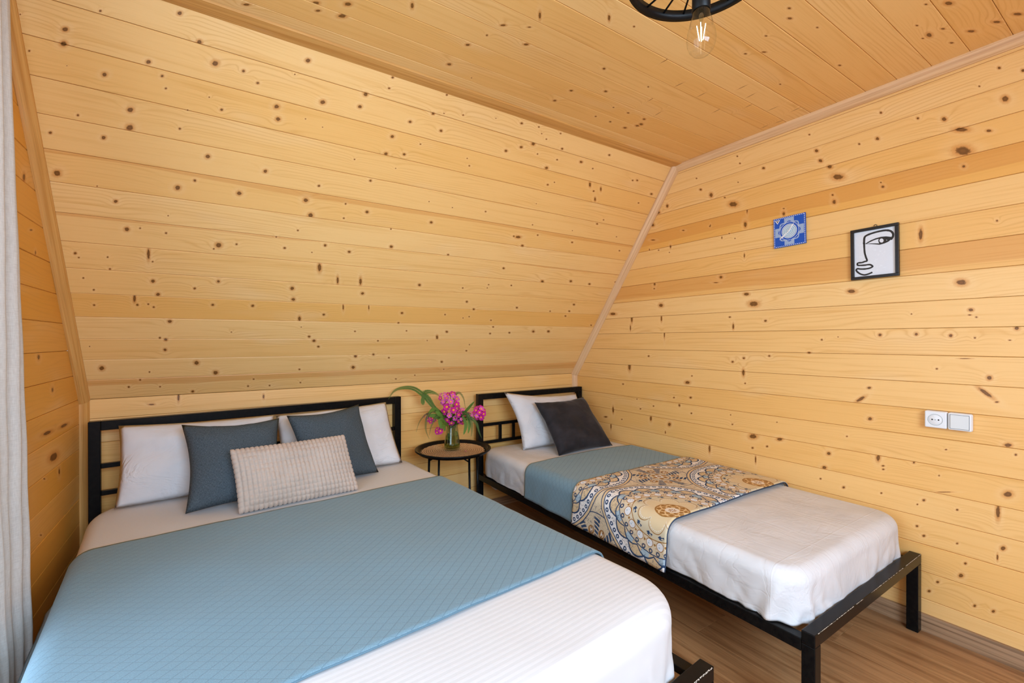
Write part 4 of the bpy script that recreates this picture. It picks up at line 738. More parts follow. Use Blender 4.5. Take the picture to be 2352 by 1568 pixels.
c2 = pillow('cushion', MD, [(.765, .372, .485), (1.137, .318, .485), (1.098, .130, .822), (.722, .205, .808)], .070, .055, LINEN, 'slate blue linen cushion on the right of the wide bed, nearer the vase table', 'cushion', seed=6.1, pinch=.22)
def velvet(name, col):
    m, nt, b = new_mat(name); uv = coords(nt, 'UV'); n = noise(nt, mapping(nt, uv, scale=(5, 9, 1)), 1., 3, .6)
    nt.links.new(mixc(nt, n.step(.35, .75), tuple(q*.7 for q in col), tuple(q*1.5 for q in col)), b.inputs['Base Color'])
    b.inputs['Roughness'].default_value = .75; b.inputs['Sheen Weight'].default_value = .12; b.inputs['Sheen Roughness'].default_value = .4; b.inputs['Specular IOR Level'].default_value = .2
    bump(nt, b, n, .2, .004); return m
VELVET = velvet('charcoal_velvet', (.024, .022, .026))
c3 = pillow('cushion', MS, [(.305, .470, .458), (.785, .455, .458), (.812, .130, .752), (.292, .232, .762)], .070, .055, VELVET, 'charcoal velvet cushion leaning on the white pillow of the narrow bed', 'cushion', seed=3.4, pinch=.20, wr=.006)
# beige lumbar cushion with raised square tufts, built as relief
def waffle():
    NU, NV, q = 27, 13, 6
    me, org, nrm = pillow_mesh('cushion', *bedpts(MD, [(.486, .515, .484), (.962, .512, .484), (.925, .425, .722), (.466, .425, .720)]), .055, .040, nu=NU*q, nv=NV*q, pinch=.05, seed=5.5, wr=.004)
    ul = me.uv_layers[0].data; puv = {}
    for p in me.polygons:
        for li in p.loop_indices: puv[me.loops[li].vertex_index] = ul[li].uv.copy()
    um = max(u.x for u in puv.values()); vm = max(u.y for u in puv.values())
    nn = [v.normal.copy() for v in me.vertices]
    for v in me.vertices:
        u = puv[v.index].x/um*NU; w_ = puv[v.index].y/vm*NV
        h = abs(math.sin(math.pi*u))**.5*abs(math.sin(math.pi*w_))**.35
        col_step = abs(math.sin(math.pi*u))**.4
        ed = min(puv[v.index].x/um, 1-puv[v.index].x/um, puv[v.index].y/vm, 1-puv[v.index].y/vm)
        v.co += nn[v.index]*(h*.0040 + col_step*.0036) 
        if ed < .004:
            v.co += (Vector(v.co)-Vector((0, 0, .1))).normalized()*(.0016*col_step*abs(math.sin(math.pi*w_+ (0 if .1 < puv[v.index].y/vm < .9 else math.pi/2))))
    me.update()
    m, nt, b, oc = cloth('beige_plush', lin(192, 174, 160), .9, 900., .3, .25, .08)
    return tag(ob('cushion', me, m, None, org, True), 'oblong beige tufted cushion in front of the two blue cushions', 'cushion')
c4 = waffle()

# ------------------------------------------------------------------ side table with vase
TC = Vector((1.72, -.28, 0))
tb = tag(empty('side_table', TC), 'small round black metal tray table between the two headboards', 'side table')
prof = [(0, .510), (.194, .510), (.203, .513), (.209, .527), (.223, .5305), (.2255, .528), (.2255, .5225), (.212, .519), (.206, .507), (.195, .5045), (0, .5045)]
ob('tray', lathe_mesh('tray', prof, 72), BLACK, tb, None, True)
rv, fv = Vector((.837, -.548, 0)), Vector((.548, .837, 0))
LEGS = [rv*-.130+fv*-.07, rv*-.100+fv*.10, rv*.105+fv*-.10, rv*.135+fv*.07]
for l in LEGS:
    ob('leg', tube_mesh('leg', [l*1.12, l*1.06+Z_*.2, l+Z_*.505], .0065, 10), BLACK, tb, None, True)
for a, b_ in ((0, 1), (2, 3), (0, 2)):
    l0, l1 = LEGS[a], LEGS[b_]
    ob('brace', tube_mesh('brace', [l0+Z_*.47, l0*.75+l1*.25+Z_*.502], .004, 8), BLACK, tb, None, True)
    ob('brace', tube_mesh('brace', [l1+Z_*.47, l1*.75+l0*.25+Z_*.502], .004, 8), BLACK, tb, None, True)
def jute():
    m, nt, b = new_mat('woven_jute'); oc = coords(nt); x, y, z = sep(nt, oc)
    r = (x*x+y*y).sqrt(); th = y.atan2(x)
    br = (r*(6.2832/.0125) ).sin(); st = (th*r*420. + (r*(1/.0125))._m('FLOOR')*2.1).sin()
    n = noise(nt, oc, 260., 3, .7)
    c = mixc(nt, n.step(.35, .68), lin(160, 118, 72), lin(232, 196, 146)); c = mixc(nt, br.step(-.2, -.9)*.75, c, lin(84, 52, 26)); c = mixc(nt, st.step(.5, .9)*.35, c, lin(226, 190, 140))
    nt.links.new(c, b.inputs['Base Color']); b.inputs['Roughness'].default_value = .85; bump(nt, b, n*.6 + st*.3, .6, .003); return m
def placemat():
    nr = 15; n = 108; vs = []; fs = []
    rows = []
    for k in range(nr*4+1):
        r = .1875*k/(nr*4); rows.append((r, .0035+.0028*abs(math.sin(math.pi*k/4))))
    rows += [(.1885, .002), (.184, .0), (.0, .0)]
    for (r, z) in rows:
        for i in range(n):
            a = 2*math.pi*i/n; sc = 1+ (.018*math.cos(a*27) + .010*math.sin(a*5))*(r/.1875)**8
            vs.append((r*sc*math.cos(a), r*sc*math.sin(a), z))
    for k in range(len(rows)-1):
        for i in range(n): fs.append((k*n+i, k*n+(i+1) % n, (k+1)*n+(i+1) % n, (k+1)*n+i))
    return pymesh('placemat', vs, fs)
pm = tag(ob('placemat', placemat(), jute(), None, TC+Z_*.5104, True), 'round woven jute placemat on the black tray table', 'placemat')
VC = Vector((1.719, -.268, .5172))
GLASS = thin_glass('vase_glass', (.90, .955, .89), .14)
WATER = thin_glass('vase_water', (.66, .76, .48), .02)
va = tag(empty('vase', VC), 'clear glass vase narrowing upward, holding the pink flowers', 'vase')
vp = [(0, .001), (.040, .001), (.0475, .006), (.049, .020), (.046, .045), (.0395, .095), (.0345, .130), (.0340, .148), (.0365, .158), (.0375, .159), (.0365, .1575), (.0328, .148), (.0332, .130), (.038, .095), (.0443, .045), (.047, .020), (.0455, .012), (0, .010)]
ob('glass', lathe_mesh('glass', vp, 40), GLASS, va, None, True)
ob('water', lathe_mesh('water', [(0, .0115), (.0445, .0125), (.0462, .020), (.0436, .045), (.0390, .082), (0, .082)], 32), WATER, va, None, True)
# bouquet
FL = {"main":[[1.731,-0.251,0.542],[1.727,-0.26,0.663],[1.71,-0.273,0.771],[1.702,-0.279,0.856]],"right":[[1.732,-0.263,0.558],[1.741,-0.281,0.665],[1.781,-0.355,0.732],[1.821,-0.417,0.754]],"left":[[1.723,-0.246,0.556],[1.71,-0.237,0.669],[1.657,-0.226,0.717],[1.606,-0.216,0.708]],"low":[[1.71,-0.261,0.573],[1.692,-0.261,0.664],[1.654,-0.272,0.66],[1.628,-0.279,0.643]],"fern":[[1.727,-0.248,0.569],[1.705,-0.234,0.674],[1.644,-0.193,0.759],[1.582,-0.153,0.841],[1.529,-0.118,0.883],[1.467,-0.078,0.883],[1.427,-0.063,0.861],[1.399,-0.057,0.817]],"fern2":[[1.64,-0.203,0.76],[1.607,-0.181,0.821],[1.578,-0.162,0.852],[1.603,-0.19,0.864],[1.636,-0.212,0.854],[1.658,-0.226,0.835]],"fernleaf":[[1.578,-0.162,0.847],[1.576,-0.161,0.813],[1.574,-0.172,0.783]],"droopL":[[1.693,-0.273,0.676],[1.63,-0.256,0.752],[1.568,-0.24,0.74],[1.53,-0.227,0.696],[1.509,-0.225,0.637]],"droopL2":[[1.684,-0.292,0.68],[1.607,-0.277,0.755],[1.561,-0.271,0.73],[1.548,-0.275,0.659],[1.565,-0.286,0.601]],"droopL3":[[1.688,-0.282,0.678],[1.62,-0.297,0.731],[1.578,-0.294,0.684],[1.561,-0.295,0.623]],"droopR":[[1.723,-0.317,0.68],[1.743,-0.378,0.748],[1.764,-0.415,0.716],[1.767,-0.43,0.66],[1.763,-0.427,0.615]],"droopR2":[[1.727,-0.308,0.678],[1.764,-0.404,0.72],[1.788,-0.444,0.693],[1.796,-0.461,0.65],[1.809,-0.469,0.61]],"droopT":[[1.745,-0.236,0.777],[1.754,-0.242,0.843],[1.772,-0.265,0.852],[1.787,-0.287,0.819],[1.791,-0.302,0.76]],"bladeR":[[1.753,-0.337,0.732],[1.777,-0.364,0.769],[1.804,-0.394,0.814]],"bladeR2":[[1.735,-0.373,0.731],[1.743,-0.402,0.684],[1.727,-0.404,0.628]],"bladeR3":[[1.757,-0.375,0.754],[1.759,-0.413,0.683],[1.748,-0.418,0.635]],"leafL":[[1.662,-0.277,0.691],[1.607,-0.277,0.729],[1.565,-0.273,0.733]],"leafL2":[[1.658,-0.287,0.692],[1.624,-0.3,0.738],[1.599,-0.296,0.76]],"leafL3":[[1.665,-0.303,0.684],[1.624,-0.312,0.707],[1.62,-0.334,0.66]],"leafL4":[[1.667,-0.28,0.685],[1.607,-0.277,0.767],[1.563,-0.284,0.752]],"leafM":[[1.675,-0.31,0.676],[1.637,-0.333,0.684],[1.633,-0.354,0.65]]}
GREEN = cloth('leaf_green', lin(86, 112, 40), .6, 200., .2, 0, .25)[0]
DEEP = cloth('fern_green', lin(58, 84, 30), .6, 200., .2, 0, .25)[0]
STEM = simple('stem_green', lin(88, 104, 48), .6)
PINK = cloth('petal_magenta', lin(190, 22, 132), .6, 200., .1, .2, .2)[0]
PALEPINK = cloth('petal_pink', lin(208, 84, 172), .6, 200., .1, .2, .2)[0]
CENTRE = simple('flower_centre', lin(238, 150, 40), .7)
def blossom_mesh(name, mat, r=.0165):
    vs = []; fs = []; mi = []
    for k in range(5):
        a = 2*math.pi*k/5; base = len(vs)
        for (d, wd, z) in ((.18, .10, .0), (.45, .34, .08), (.78, .44, .16), (1.0, .24, .10)):
            for s_ in (-1, 0, 1):
                vs.append((r*(d*math.cos(a)-s_*wd*math.sin(a)), r*(d*math.sin(a)+s_*wd*math.cos(a)), r*(z+(.10 if s_ == 0 and d > .9 else (-.05 if s_ == 0 else 0)))))
        for q in range(3):
            for s_ in range(2): fs.append((base+q*3+s_, base+q*3+s_+1, base+q*3+s_+4, base+q*3+s_+3)); mi.append(0)
    b0 = len(vs); n = 8
    for i in range(n): a = 2*math.pi*i/n; vs.append((r*.34*math.cos(a), r*.34*math.sin(a), r*.12))
    vs.append((0, 0, r*.26))
    for i in range(n): fs.append((b0+i, b0+(i+1) % n, b0+n)); mi.append(1)
    me = bpy.data.meshes.new(name); me.from_pydata(vs, [], fs); me.materials.append(mat); me.materials.append(CENTRE)
    me.polygons.foreach_set('material_index', mi); me.update(); return me
BM1 = blossom_mesh('blossom', PINK); BM2 = blossom_mesh('blossom', PALEPINK, .0145)
def blossom(parent, pos, nrm, which=0, sc=1., rnd=random):
    o = bpy.data.objects.new('blossom', (BM1, BM2)[which]); COL.objects.link(o); o.parent = parent
    q = Vector(nrm).normalized().to_track_quat('Z', 'Y')
    o.matrix_local = Matrix.Translation(Vector(pos)-VC0) @ q.to_matrix().to_4x4() @ Matrix.Rotation(rnd.uniform(0, 6), 4, 'Z') @ Matrix.Scale(sc, 4)
    return o
def leaf_mesh(name, pts, wd, n=10):
    P_ = smooth_path(pts, max(2, n//(len(pts)-1))); L = len(P_); vs = []; fs = []
    view = Vector((-.5, -.83, .25))
    for i, p in enumerate(P_):
        d = (P_[min(i+1, L-1)]-P_[max(i-1, 0)]).normalized(); s_ = d.cross(view).normalized()
        f = i/(L-1); ww = wd*math.sin(math.pi*min(1, f*.93+.05))**.8
        vs += [p - s_*ww, p - view*.0, p + s_*ww]; vs[-2] = p - view.normalized()*ww*.25
    for i in range(L-1):
        for k_ in range(2): fs.append((i*3+k_, i*3+k_+1, i*3+k_+4, i*3+k_+3))
    return pymesh(name, vs, fs)
VC0 = Vector((VC.x, VC.y, VC.z+.012))
def flower_stem(label, path):
    t = tag(empty('flower_stem', VC0), label, 'flower', 'stems of the bouquet in the glass vase')
    pts = smooth_path([Vector(p)-VC0 for p in path], 6)
    ob('stalk', tube_mesh('stalk', pts, .0022, 6, .0014), STEM, t, None, True); return t
def add_leaf(t, pts, wd, mat=None): return ob('leaf', leaf_mesh('leaf', [Vector(p)-VC0 for p in pts], wd), mat or GREEN, t, None, True)
rr = random.Random(11)
def cluster(t, c, ax, n, bias=Vector((-.45, -.85, .15)), pale=.25, sc=(.8, 1.15)):
    c = Vector(c)
    for i in range(n):
        z = 1-2*(i+.5)/n; a = i*2.399963; q = math.sqrt(1-z*z)
        d = Vector((q*math.cos(a), q*math.sin(a), z))
        pos = c + Vector((d.x*ax[0], d.y*ax[0], d.z*ax[1])); blossom(t, pos, d + bias*.8, 1 if rr.random() < pale else 0, rr.uniform(*sc), rr)
s1 = flower_stem('tallest magenta flower spike with yellow-eyed blossoms in the middle of the vase', FL['main'])
cluster(s1, (1.706, -.282, .765), (.044, .092), 30, pale=.2, sc=(1.0, 1.35))
cluster(s1, (1.661, -.272, .828), (.022, .032), 10, pale=.75, sc=(.7, .95))
cluster(s1, (1.742, -.345, .722), (.018, .045), 12, pale=.5, sc=(.7, 1.))
s2 = flower_stem('pink flower stem leaning right, its blossoms before the narrow headboard post', FL['right'])
cluster(s2, (1.823, -.418, .745), (.030, .036), 20, pale=.45, sc=(.75, 1.05))
cluster(s2, (1.782, -.385, .728), (.014, .022), 6, pale=.8, sc=(.6, .8))
s3 = flower_stem('pink flower stem leaning left with a small blossom cluster and round leaves', FL['left'])
cluster(s3, (1.597, -.236, .706), (.022, .018), 9, pale=.2, sc=(.8, 1.)); cluster(s3, (1.572, -.228, .722), (.012, .012), 4, pale=.1, sc=(.6, .8))
s4 = flower_stem('low drooping pink flower beside the left of the vase neck', FL['low'])
cluster(s4, (1.626, -.288, .642), (.016, .014), 6, pale=.4, sc=(.8, 1.))
for k_, wd in (('leafL', .013), ('leafL2', .011), ('leafL3', .014), ('leafL4', .012), ('leafM', .012)): add_leaf(s3, FL[k_], wd)
for k_, wd in (('bladeR', .008), ('bladeR2', .010), ('bladeR3', .008)): add_leaf(s2, FL[k_], wd)
for i in range(16):                     # small leaves gathered at the vase mouth and below the water line
    a = i*2.4; low = i % 4 == 0
    b0 = Vector((VC.x+.018*math.cos(a), VC.y+.018*math.sin(a), VC.z+(.05 if low else .145)))
    tip = b0 + Vector((math.cos(a)*(.014 if low else .05), math.sin(a)*(.014 if low else .05), rr.uniform(.03, .06) if low else rr.uniform(.0, .075)))
    add_leaf(s1 if i % 2 else s3, [b0, b0.lerp(tip, .5)+Z_*.012, tip], rr.uniform(.007, .011), DEEP if i % 3 else GREEN)
def frond(label, paths, lw=.014, start=.35, mat=None, gap=.006):
    t = tag(empty('fern_frond', VC0), label, 'fern frond', 'stems of the bouquet in the glass vase')
    for pi, path in enumerate(paths):
        if pi == 0 or abs(path[0][2]-.67) < .02:
            q0 = Vector(path[0]); path = [(VC.x+rr.uniform(-.024, .024), VC.y+rr.uniform(-.024, .024), VC.z+.022), (VC.x+rr.uniform(-.02, .02), VC.y+rr.uniform(-.02, .02), VC.z+.15)] + [q for q in path if q[2] > .69 or q[0] < VC.x-.06 or q[0] > VC.x+.04]
        pts = smooth_path([Vector(p)-VC0 for p in path], 10)
        ob('stalk', tube_mesh('stalk', pts, .0018, 6, .0006), STEM, t, None, True)
        L = [0.]
        for i in range(1, len(pts)): L.append(L[-1]+(pts[i]-pts[i-1]).length)
        st = start if pi == 0 else .05
        vs = []; fs = []; d = st*L[-1]; view = Vector((-.5, -.83, .25)).normalized()
        while d < L[-1]*.99:
            i = max(j for j in range(len(L)) if L[j] <= d); i = min(i, len(pts)-2)
            q = (d-L[i])/max(L[i+1]-L[i], 1e-6); p = pts[i].lerp(pts[i+1], q); tg = (pts[i+1]-pts[i]).normalized(); f = (d/L[-1]-st)/(1-st)
            ln = lw*(math.sin(math.pi*(f*.85+.12))**.8)*1.6
            sd = tg.cross(view).normalized()
            for sg in (-1, 1):
                dr = (sd*sg + tg*.75 + Vector((0, 0, -.25)) + view*rr.uniform(-.2, .3)).normalized(); wv_ = dr.cross(view).normalized()*ln*.17
                b0 = len(vs); vs += [p, p+dr*ln*.4+wv_, p+dr*ln, p+dr*ln*.4-wv_]; fs.append((b0, b0+1, b0+2, b0+3))
            d += gap
        tag(ob('leaflets', pymesh('leaflets', vs, fs), mat or DEEP, t), kind='stuff')
    return t
frond('long green fern frond arching up and left out of the vase', [FL['fern'], FL['fern2'], FL['fernleaf']], .012, .25, GREEN, .0045)
frond('thin fern frond drooping furthest left over the table edge', [FL['droopL']], .006, .2)
frond('paired fern fronds hanging left of the vase above the placemat', [FL['droopL2'], FL['droopL3']], .009, .2)
frond('fern fronds hanging right of the vase toward the narrow bed', [FL['droopR'], FL['droopR2']], .012, .15)
frond('short dark fern frond curling over the top right of the magenta spike', [FL['droopT']], .009, .05)
pt_ = blossom_mesh('petal', PINK, .007)
tag(ob('petal', pt_, None, None, TC+Vector((.045, -.075, .5172))), 'tiny fallen pink petal lying on the jute placemat', 'petal')

# ------------------------------------------------------------------ things on the right wall
PLASTIC = simple('white_plastic', lin(226, 229, 232), .35)
GREYP = simple('grey_plastic', lin(190, 198, 200), .4)
HOLE = simple('socket_hole', (.004, .004, .004), .6)
def socket_body(parent, s=.0335, d=.026):
    box('body', -s, s, -s, s, 0, d*.72, PLASTIC, parent, .006); box('cover', -s+.0012, s-.0012, -s+.0012, s-.0012, d*.72, d, PLASTIC, parent, .0035)
def wall_place(o, pos, n, up=Z_):
    z = Vector(n).normalized(); x = up.cross(z).normalized(); y = z.cross(x)
    o.matrix_world = Matrix.Translation(pos) @ Matrix((x, y, z)).transposed().to_4x4()
def wall_socket(label, pos, n):
    s = tag(empty('wall_socket'), label, 'socket'); wall_place(s, pos, n); socket_body(s)
    ob('ring', lathe_mesh('ring', [(.0225, .0255), (.0225, .0272), (.0212, .0275), (.0202, .0268), (.0200, .0255)], 40), GREYP, s, None, True)
    ob('well', lathe_mesh('well', [(0, .0262), (.019, .0266), (.0205, .0255), (0, .025)], 40), PLASTIC, s, None, True)
    for x in (-.0095, .0095): ob('hole', lathe_mesh('hole', [(0, .0268), (.0027, .0268), (.0029, .0255)], 16), HOLE, s, (x, 0, 0))
    ob('screw', lathe_mesh('screw', [(0, .0272), (.0020, .0270), (.0022, .0258)], 12), simple('screw_steel', (.4, .42, .42), .35, .9), s, None)
    return s
wall_socket('white wall socket with two round holes, left of the light switch', Vector((W, -2.158, .857)), -X_)
sw = tag(empty('light_switch'), 'white square light switch right of the wall socket', 'switch'); wall_place(sw, Vector((W, -2.2265, .857)), -X_)
socket_body(sw)
box('gap', -.0275, .0275, -.0275, .0275, .0255, .0263, simple('switch_gap', (.16, .18, .2), .6), sw, .0002)
rk = box('rocker', -.0262, .0262, -.0262, .0262, .0258, .0288, simple('rocker_plastic', lin(216, 220, 220), .4), sw, .0018)
wall_socket('white wall socket half hidden behind the pillow of the narrow bed', Vector((2.472, 0, .722)), -Y_)

# framed line drawing
fr = tag(empty('framed_drawing'), 'black framed line drawing of half a face on the right wall', 'picture')
wall_place(fr, Vector((W-.002, -1.956, 1.549)), -X_, Vector((0, .010, 1)))
FW, FH, ft, fd = .170, .222, .0125, .014
BLK = simple('black_frame_lacquer', (.008, .008, .009), .35)
for a in ((-FW/2, FW/2, FH/2-ft, FH/2), (-FW/2, FW/2, -FH/2, -FH/2+ft), (-FW/2, -FW/2+ft, -FH/2+ft, FH/2-ft), (FW/2-ft, FW/2, -FH/2+ft, FH/2-ft)):
    box('frame_side', a[0], a[1], a[2], a[3], 0, fd, BLK, fr, .0012)
ppr = box('paper', -FW/2+ft, FW/2-ft, -FH/2+ft, FH/2-ft, .002, .0055, simple('drawing_paper', lin(222, 228, 236), .25), fr)
hk = ob('hanger', lathe_mesh('hanger', [(.0045, -.001), (.0062, -.001), (.0062, .001), (.0045, .001)], 20, True), BLK, fr, (.004, FH/2+.004, .004), True)
INK = simple('black_ink', (.012, .010, .009), .5)
PW, PH = FW-2*ft, FH-2*ft
def pp(X, Y):
    ax, ay, bx, by = 605., -102., 17., 673.; dx, dy = X-1395., Y-440.
    det = ax*by-bx*ay; s_ = (dx*by-bx*dy)/det; t_ = (ax*dy-ay*dx)/det
    return Vector(((s_-.5)*PW, (.5-t_)*PH, .0059))
def ribbon(name, pts, wd, z=0., closed=False, n=5):
    P_ = smooth_path([pp(*q) for q in pts], n); L = len(P_); vs = []; fs = []
    for i, p in enumerate(P_):
        d = (P_[min(i+1, L-1)]-P_[max(i-1, 0)]).normalized(); s_ = Vector((-d.y, d.x, 0)); ww = wd*(1+.18*mnoise.noise(Vector((i*.35, len(pts), 0))))
        vs += [p+s_*ww+Z_*z, p-s_*ww+Z_*z]
    fs = [(2*i, 2*i+1, 2*i+3, 2*i+2) for i in range(L-1)]
    return pymesh(name, vs, fs)
SWD = .0034
ob('brow_line', ribbon('brow_line', [(1548, 600), (1549, 555), (1553, 512), (1572, 482), (1640, 450), (1740, 420), (1830, 402), (1890, 399), (1940, 412), (1970, 448), (1968, 490), (1940, 535)], SWD*1.15), INK, fr)
ob('nose_line', ribbon('nose_line', [(1549, 590), (1552, 640), (1560, 730), (1580, 800), (1597, 850), (1560, 866), (1520, 882), (1465, 890), (1450, 905), (1462, 926), (1550, 921), (1630, 908), (1664, 916), (1680, 936), (1640, 960), (1570, 976), (1500, 981), (1452, 979), (1434, 1000), (1450, 1026), (1500, 1056), (1560, 1066), (1620, 1049), (1680, 1020)], SWD), INK, fr)
eo = [(1560, 603), (1600, 575), (1650, 545), (1720, 515), (1800, 493), (1870, 486), (1950, 494), (1962, 500), (1940, 535), (1905, 565), (1850, 590), (1780, 610), (1720, 605), (1650, 601)]
ei = [(1590, 598), (1640, 572), (1690, 548), (1740, 530), (1768, 524), (1760, 545), (1764, 570), (1775, 590), (1720, 590), (1650, 591)]
def poly(name, pts, z, mat):
    me = pymesh(name, [pp(*p)+Z_*z for p in pts], [tuple(range(len(pts)))]); return ob(name, me, mat, fr)
poly('eye', eo, .00012, INK)
PAPER2 = ppr.data.materials[0]
poly('eye_white', ei, .00024, PAPER2)
poly('iris', [(1808+30*math.cos(t*.4189), 548+30*math.sin(t*.4189)) for t in range(15)], .00024, PAPER2)
poly('glint', [(1876, 535), (1892, 541), (1880, 549)], .00024, PAPER2)

# blue square clock
ck = tag(empty('wall_clock'), 'small square blue clock with a white lace-like dial on the right wall', 'clock'); wall_place(ck, Vector((W, -1.611, 1.7125)), -X_, Vector((0, .02, 1)))
CS = .0745
def clock_mat():
    m, nt, b = new_mat('blue_lace_print'); x, y, z = sep(nt, coords(nt)); x = x/CS; y = y/CS
    r = (x*x+y*y).sqrt(); th = y.atan2(x)
    blue, teal, white = lin(0, 82, 186), lin(110, 176, 200), lin(225, 232, 236)
    dots = ((r*62.).sin()*((th*48.).sin())).step(-.1, .3); dots2 = ((x*70.).sin()*(y*70.).sin()).abs().step(.35, .6)
    cross = x.abs().min(y.abs()).lt(.30) * x.abs().max(y.abs()).lt(.90)
    star = r - (th*8.).cos()*.05
    lacing = (cross.max(star.lt(.73))) * star.gt(.65)
    col = mixc(nt, lacing*dots2, blue, white); col = mixc(nt, lacing*(1.0-dots2)*.40, col, teal)
    col = mixc(nt, r.lt(.60), col, blue); col = mixc(nt, r.lt(.42)*.8, col, teal)
    col = mixc(nt, r.lt(.47)*dots*.8, col, white)
    for rr_ in (.46, .36, .26, .15): col = mixc(nt, r.near(rr_, .016), col, white)
    col = mixc(nt, r.near(.60, .03)*(th*40.).sin().gt(.2), col, white)
    e = x.abs().max(y.abs()); bd = e.gt(.925)*e.lt(.965)*(((x+y)*52.).sin().gt(-.1))
    col = mixc(nt, bd, col, white)
    nt.links.new(col, b.inputs['Base Color']); b.inputs['Roughness'].default_value = .3; return m
box('dial', -CS, CS, -CS, CS, .004, .011, [clock_mat()], ck, .0008)
box('case', -.030, .030, -.030, .030, 0, .004, BLK, ck)
CW = simple('clock_white', lin(236, 238, 240), .4)
def hand(name, ang, L, tail, z):
    vs = [(-.0012, -tail, z), (.0012, -tail, z), (.0030, L*.55, z), (.0045, L*.68, z), (.0016, L*.78, z), (0, L, z), (-.0016, L*.78, z), (-.0045, L*.68, z), (-.0030, L*.55, z)]
    vs += [(a, b_, c-.0006) for a, b_, c in vs]; n = 9
    fs = [tuple(range(n)), tuple(range(2*n-1, n-1, -1))] + [(i, n+i, n+(i+1) % n, (i+1) % n) for i in range(n)]
    o = ob(name, pymesh(name, vs, fs), CW, ck); o.rotation_euler = (0, 0, ang)
hand('minute_hand', R_(128), .060, .012, .0135); hand('hour_hand', R_(-34), .044, .010, .0148)
ob('hub', lathe_mesh('hub', [(0, .0165), (.004, .0160), (.004, .011)], 16), CW, ck)
tri = [(-.90, .86), (-.56, .86), (-.73, .60)]
ob('emblem', pymesh('emblem', [(a*CS, b_*CS, .0113) for a, b_ in tri], [(0, 1, 2)]), CW, ck)
cx_, cy_ = -.73, .775
for (a, b_) in tri:
    d = Vector((a-cx_, b_-cy_, 0)); s_ = Vector((-d.y, d.x, 0)).normalized()*.022
    ps = [Vector((cx_, cy_, 0))+s_, Vector((cx_, cy_, 0))-s_, Vector((cx_, cy_, 0))+d*.55-s_, Vector((cx_, cy_, 0))+d*.55+s_]
    ob('emblem_line', pymesh('emblem_line', [(p.x*CS, p.y*CS, .0115) for p in ps], [(0, 1, 2, 3)]), BLK, ck)

# ------------------------------------------------------------------ ceiling lamp: black wheel with one clear bulb
LC = Vector((1.472, -2.098, 0))
lp = tag(empty('ceiling_lamp', LC), 'black spoked-wheel ceiling lamp with one clear bulb, at the top of the picture', 'lamp')
RZ, RR = 2.030, .168
MATT = simple('matt_black', (.004, .004, .0045), .45, 0., .2)
ob('rim', lathe_mesh('rim', [(RR-.014, RZ-.009), (RR, RZ-.011), (RR+.001, RZ+.010), (RR-.004, RZ+.012), (RR-.014, RZ+.010)], 96, True), MATT, lp, None, True)
ns = 18
for i in range(ns):
    a = 2*math.pi*(i+.5)/ns; d = Vector((math.cos(a), math.sin(a), 0))
    ob('spoke', tube_mesh('spoke', [d*.020+Z_*(RZ+.012), d*(RR-.008)+Z_*RZ], .0026, 6), MATT, lp, None, True)
ob('hub', lathe_mesh('hub', [(0, RZ+.030), (.026, RZ+.028), (.028, RZ+.020), (.028, RZ-.002), (.020, RZ-.006), (0, RZ-.006)], 32), MATT, lp, None, True)
ob('holder', lathe_mesh('holder', [(0, RZ), (.019, RZ-.004), (.020, 1.925), (.0185, 1.9235), (.017, 1.940), (0, 1.945)], 32), MATT, lp, None, True)
ob('stem', lathe_mesh('stem', [(.006, RZ+.02), (.006, H-.02)], 16), MATT, lp, None, True)
ob('canopy', lathe_mesh('canopy', [(0, H-.03), (.045, H-.026), (.050, H-.018), (.050, H-.0008), (0, H-.0008)], 40), MATT, lp, None, True)
bz = 1.822
BULB = thin_glass('bulb_glass', (.985, .985, .985), .06)
bp = [(0, bz), (.008, bz+.0006), (.018, bz+.005), (.026, bz+.014), (.0305, bz+.026), (.032, bz+.038), (.0305, bz+.052), (.026, bz+.070), (.021, bz+.088), (.0175, bz+.104), (.0158, bz+.118)]
blb = ob('bulb', lathe_mesh('bulb', bp, 40), BULB, lp, None, True)
ob('stem_glass', lathe_mesh('stem_glass', [(.0055, bz+.11), (.005, bz+.085), (.0025, bz+.078), (.0016, bz+.040), (.0, bz+.038)], 16), thin_glass('bulb_stem_glass', (.86, .92, .92), .25), blb, None, True)
fil, nt_, b_f = new_mat('filament_glow'); b_f.inputs['Base Color'].default_value = (.9, .8, .6, 1); b_f.inputs['Emission Color'].default_value = (1, .87, .62, 1); b_f.inputs['Emission Strength'].default_value = 4.
for i in range(4):
    a = math.pi/2*i+.5; d = Vector((math.cos(a), math.sin(a), 0))
    ob('filament', tube_mesh('filament', [d*.0038+Z_*(bz+.036), d*.0095+Z_*(bz+.072)], .0009, 6), fil, blb, None, True)

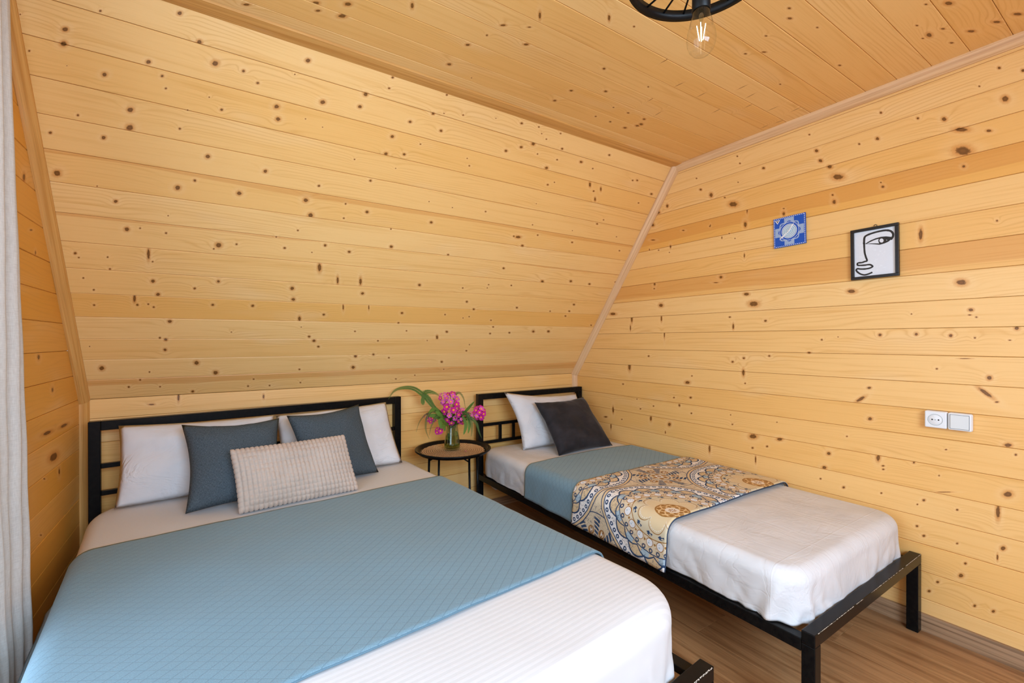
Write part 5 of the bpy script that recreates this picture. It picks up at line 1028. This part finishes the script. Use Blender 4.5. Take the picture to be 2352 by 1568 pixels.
# ------------------------------------------------------------------ curtain
def curtain():
    m, nt, b = new_mat('sheer_linen'); uv = coords(nt, 'UV')
    a = noise(nt, mapping(nt, uv, scale=(500, 40, 1)), 1., 2, .6); c = noise(nt, mapping(nt, uv, scale=(40, 500, 1)), 1., 2, .6)
    f = a*.5+c*.5
    nt.links.new(mixc(nt, f.step(.35, .65), lin(212, 205, 198), lin(232, 227, 221)), b.inputs['Base Color']); b.inputs['Roughness'].default_value = .9; b.inputs['Specular IOR Level'].default_value = .1
    bump(nt, b, f, .25, .001)
    tr = nt.nodes.new('ShaderNodeBsdfTranslucent'); tr.inputs[0].default_value = (.80, .79, .78, 1)
    mx = nt.nodes.new('ShaderNodeMixShader'); mx.inputs[0].default_value = .22
    out = nt.nodes['Material Output']; nt.links.new(b.outputs[0], mx.inputs[1]); nt.links.new(tr.outputs[0], mx.inputs[2]); nt.links.new(mx.outputs[0], out.inputs[0])
    vs = []; uv_ = []; nu, nv = 90, 40; z1 = 2.165
    for j in range(nv+1):
        z = .012 + (z1-.012)*j/nv; f = j/nv
        ye = -.835 - .150*f + .006*math.sin(z*23)*(1-f)
        for i in range(nu+1):
            q = i/nu; y = ye - .42*q
            x = .076 + .017*math.sin(q*2*math.pi*6.5+.9+.25*math.sin(z*1.7))*(.75+.25*f) + .006*math.sin(q*31+z*2)
            x += -.012*math.exp(-q*40)
            vs.append((x, y, z)); uv_.append((q*.8, z))
    n = nu+1
    fs = [(j*n+i, j*n+i+1, (j+1)*n+i+1, (j+1)*n+i) for j in range(nv) for i in range(nu)]
    o = ob('curtain', pymesh('curtain', vs, fs, uv_), m, None, None, True)
    md = o.modifiers.new('thickness', 'SOLIDIFY'); md.thickness = .0012
    return tag(o, 'white sheer curtain hanging in folds at the left edge, beside the wide bed', 'curtain')
curtain()
rod = tag(empty('curtain_rod', (.078, -2.5, 2.178)), 'thin white curtain rod under the ceiling above the left window', 'curtain rod')
ob('pole', tube_mesh('pole', [Vector((0, -1.35, 0)), Vector((0, 1.36, 0))], .010, 12), WHITE_PVC, rod, None, True)
for y in (-1.25, 1.27):
    box('bracket', XL-.078, .004, y-.008, y+.008, -.008, .008, WHITE_PVC, rod)
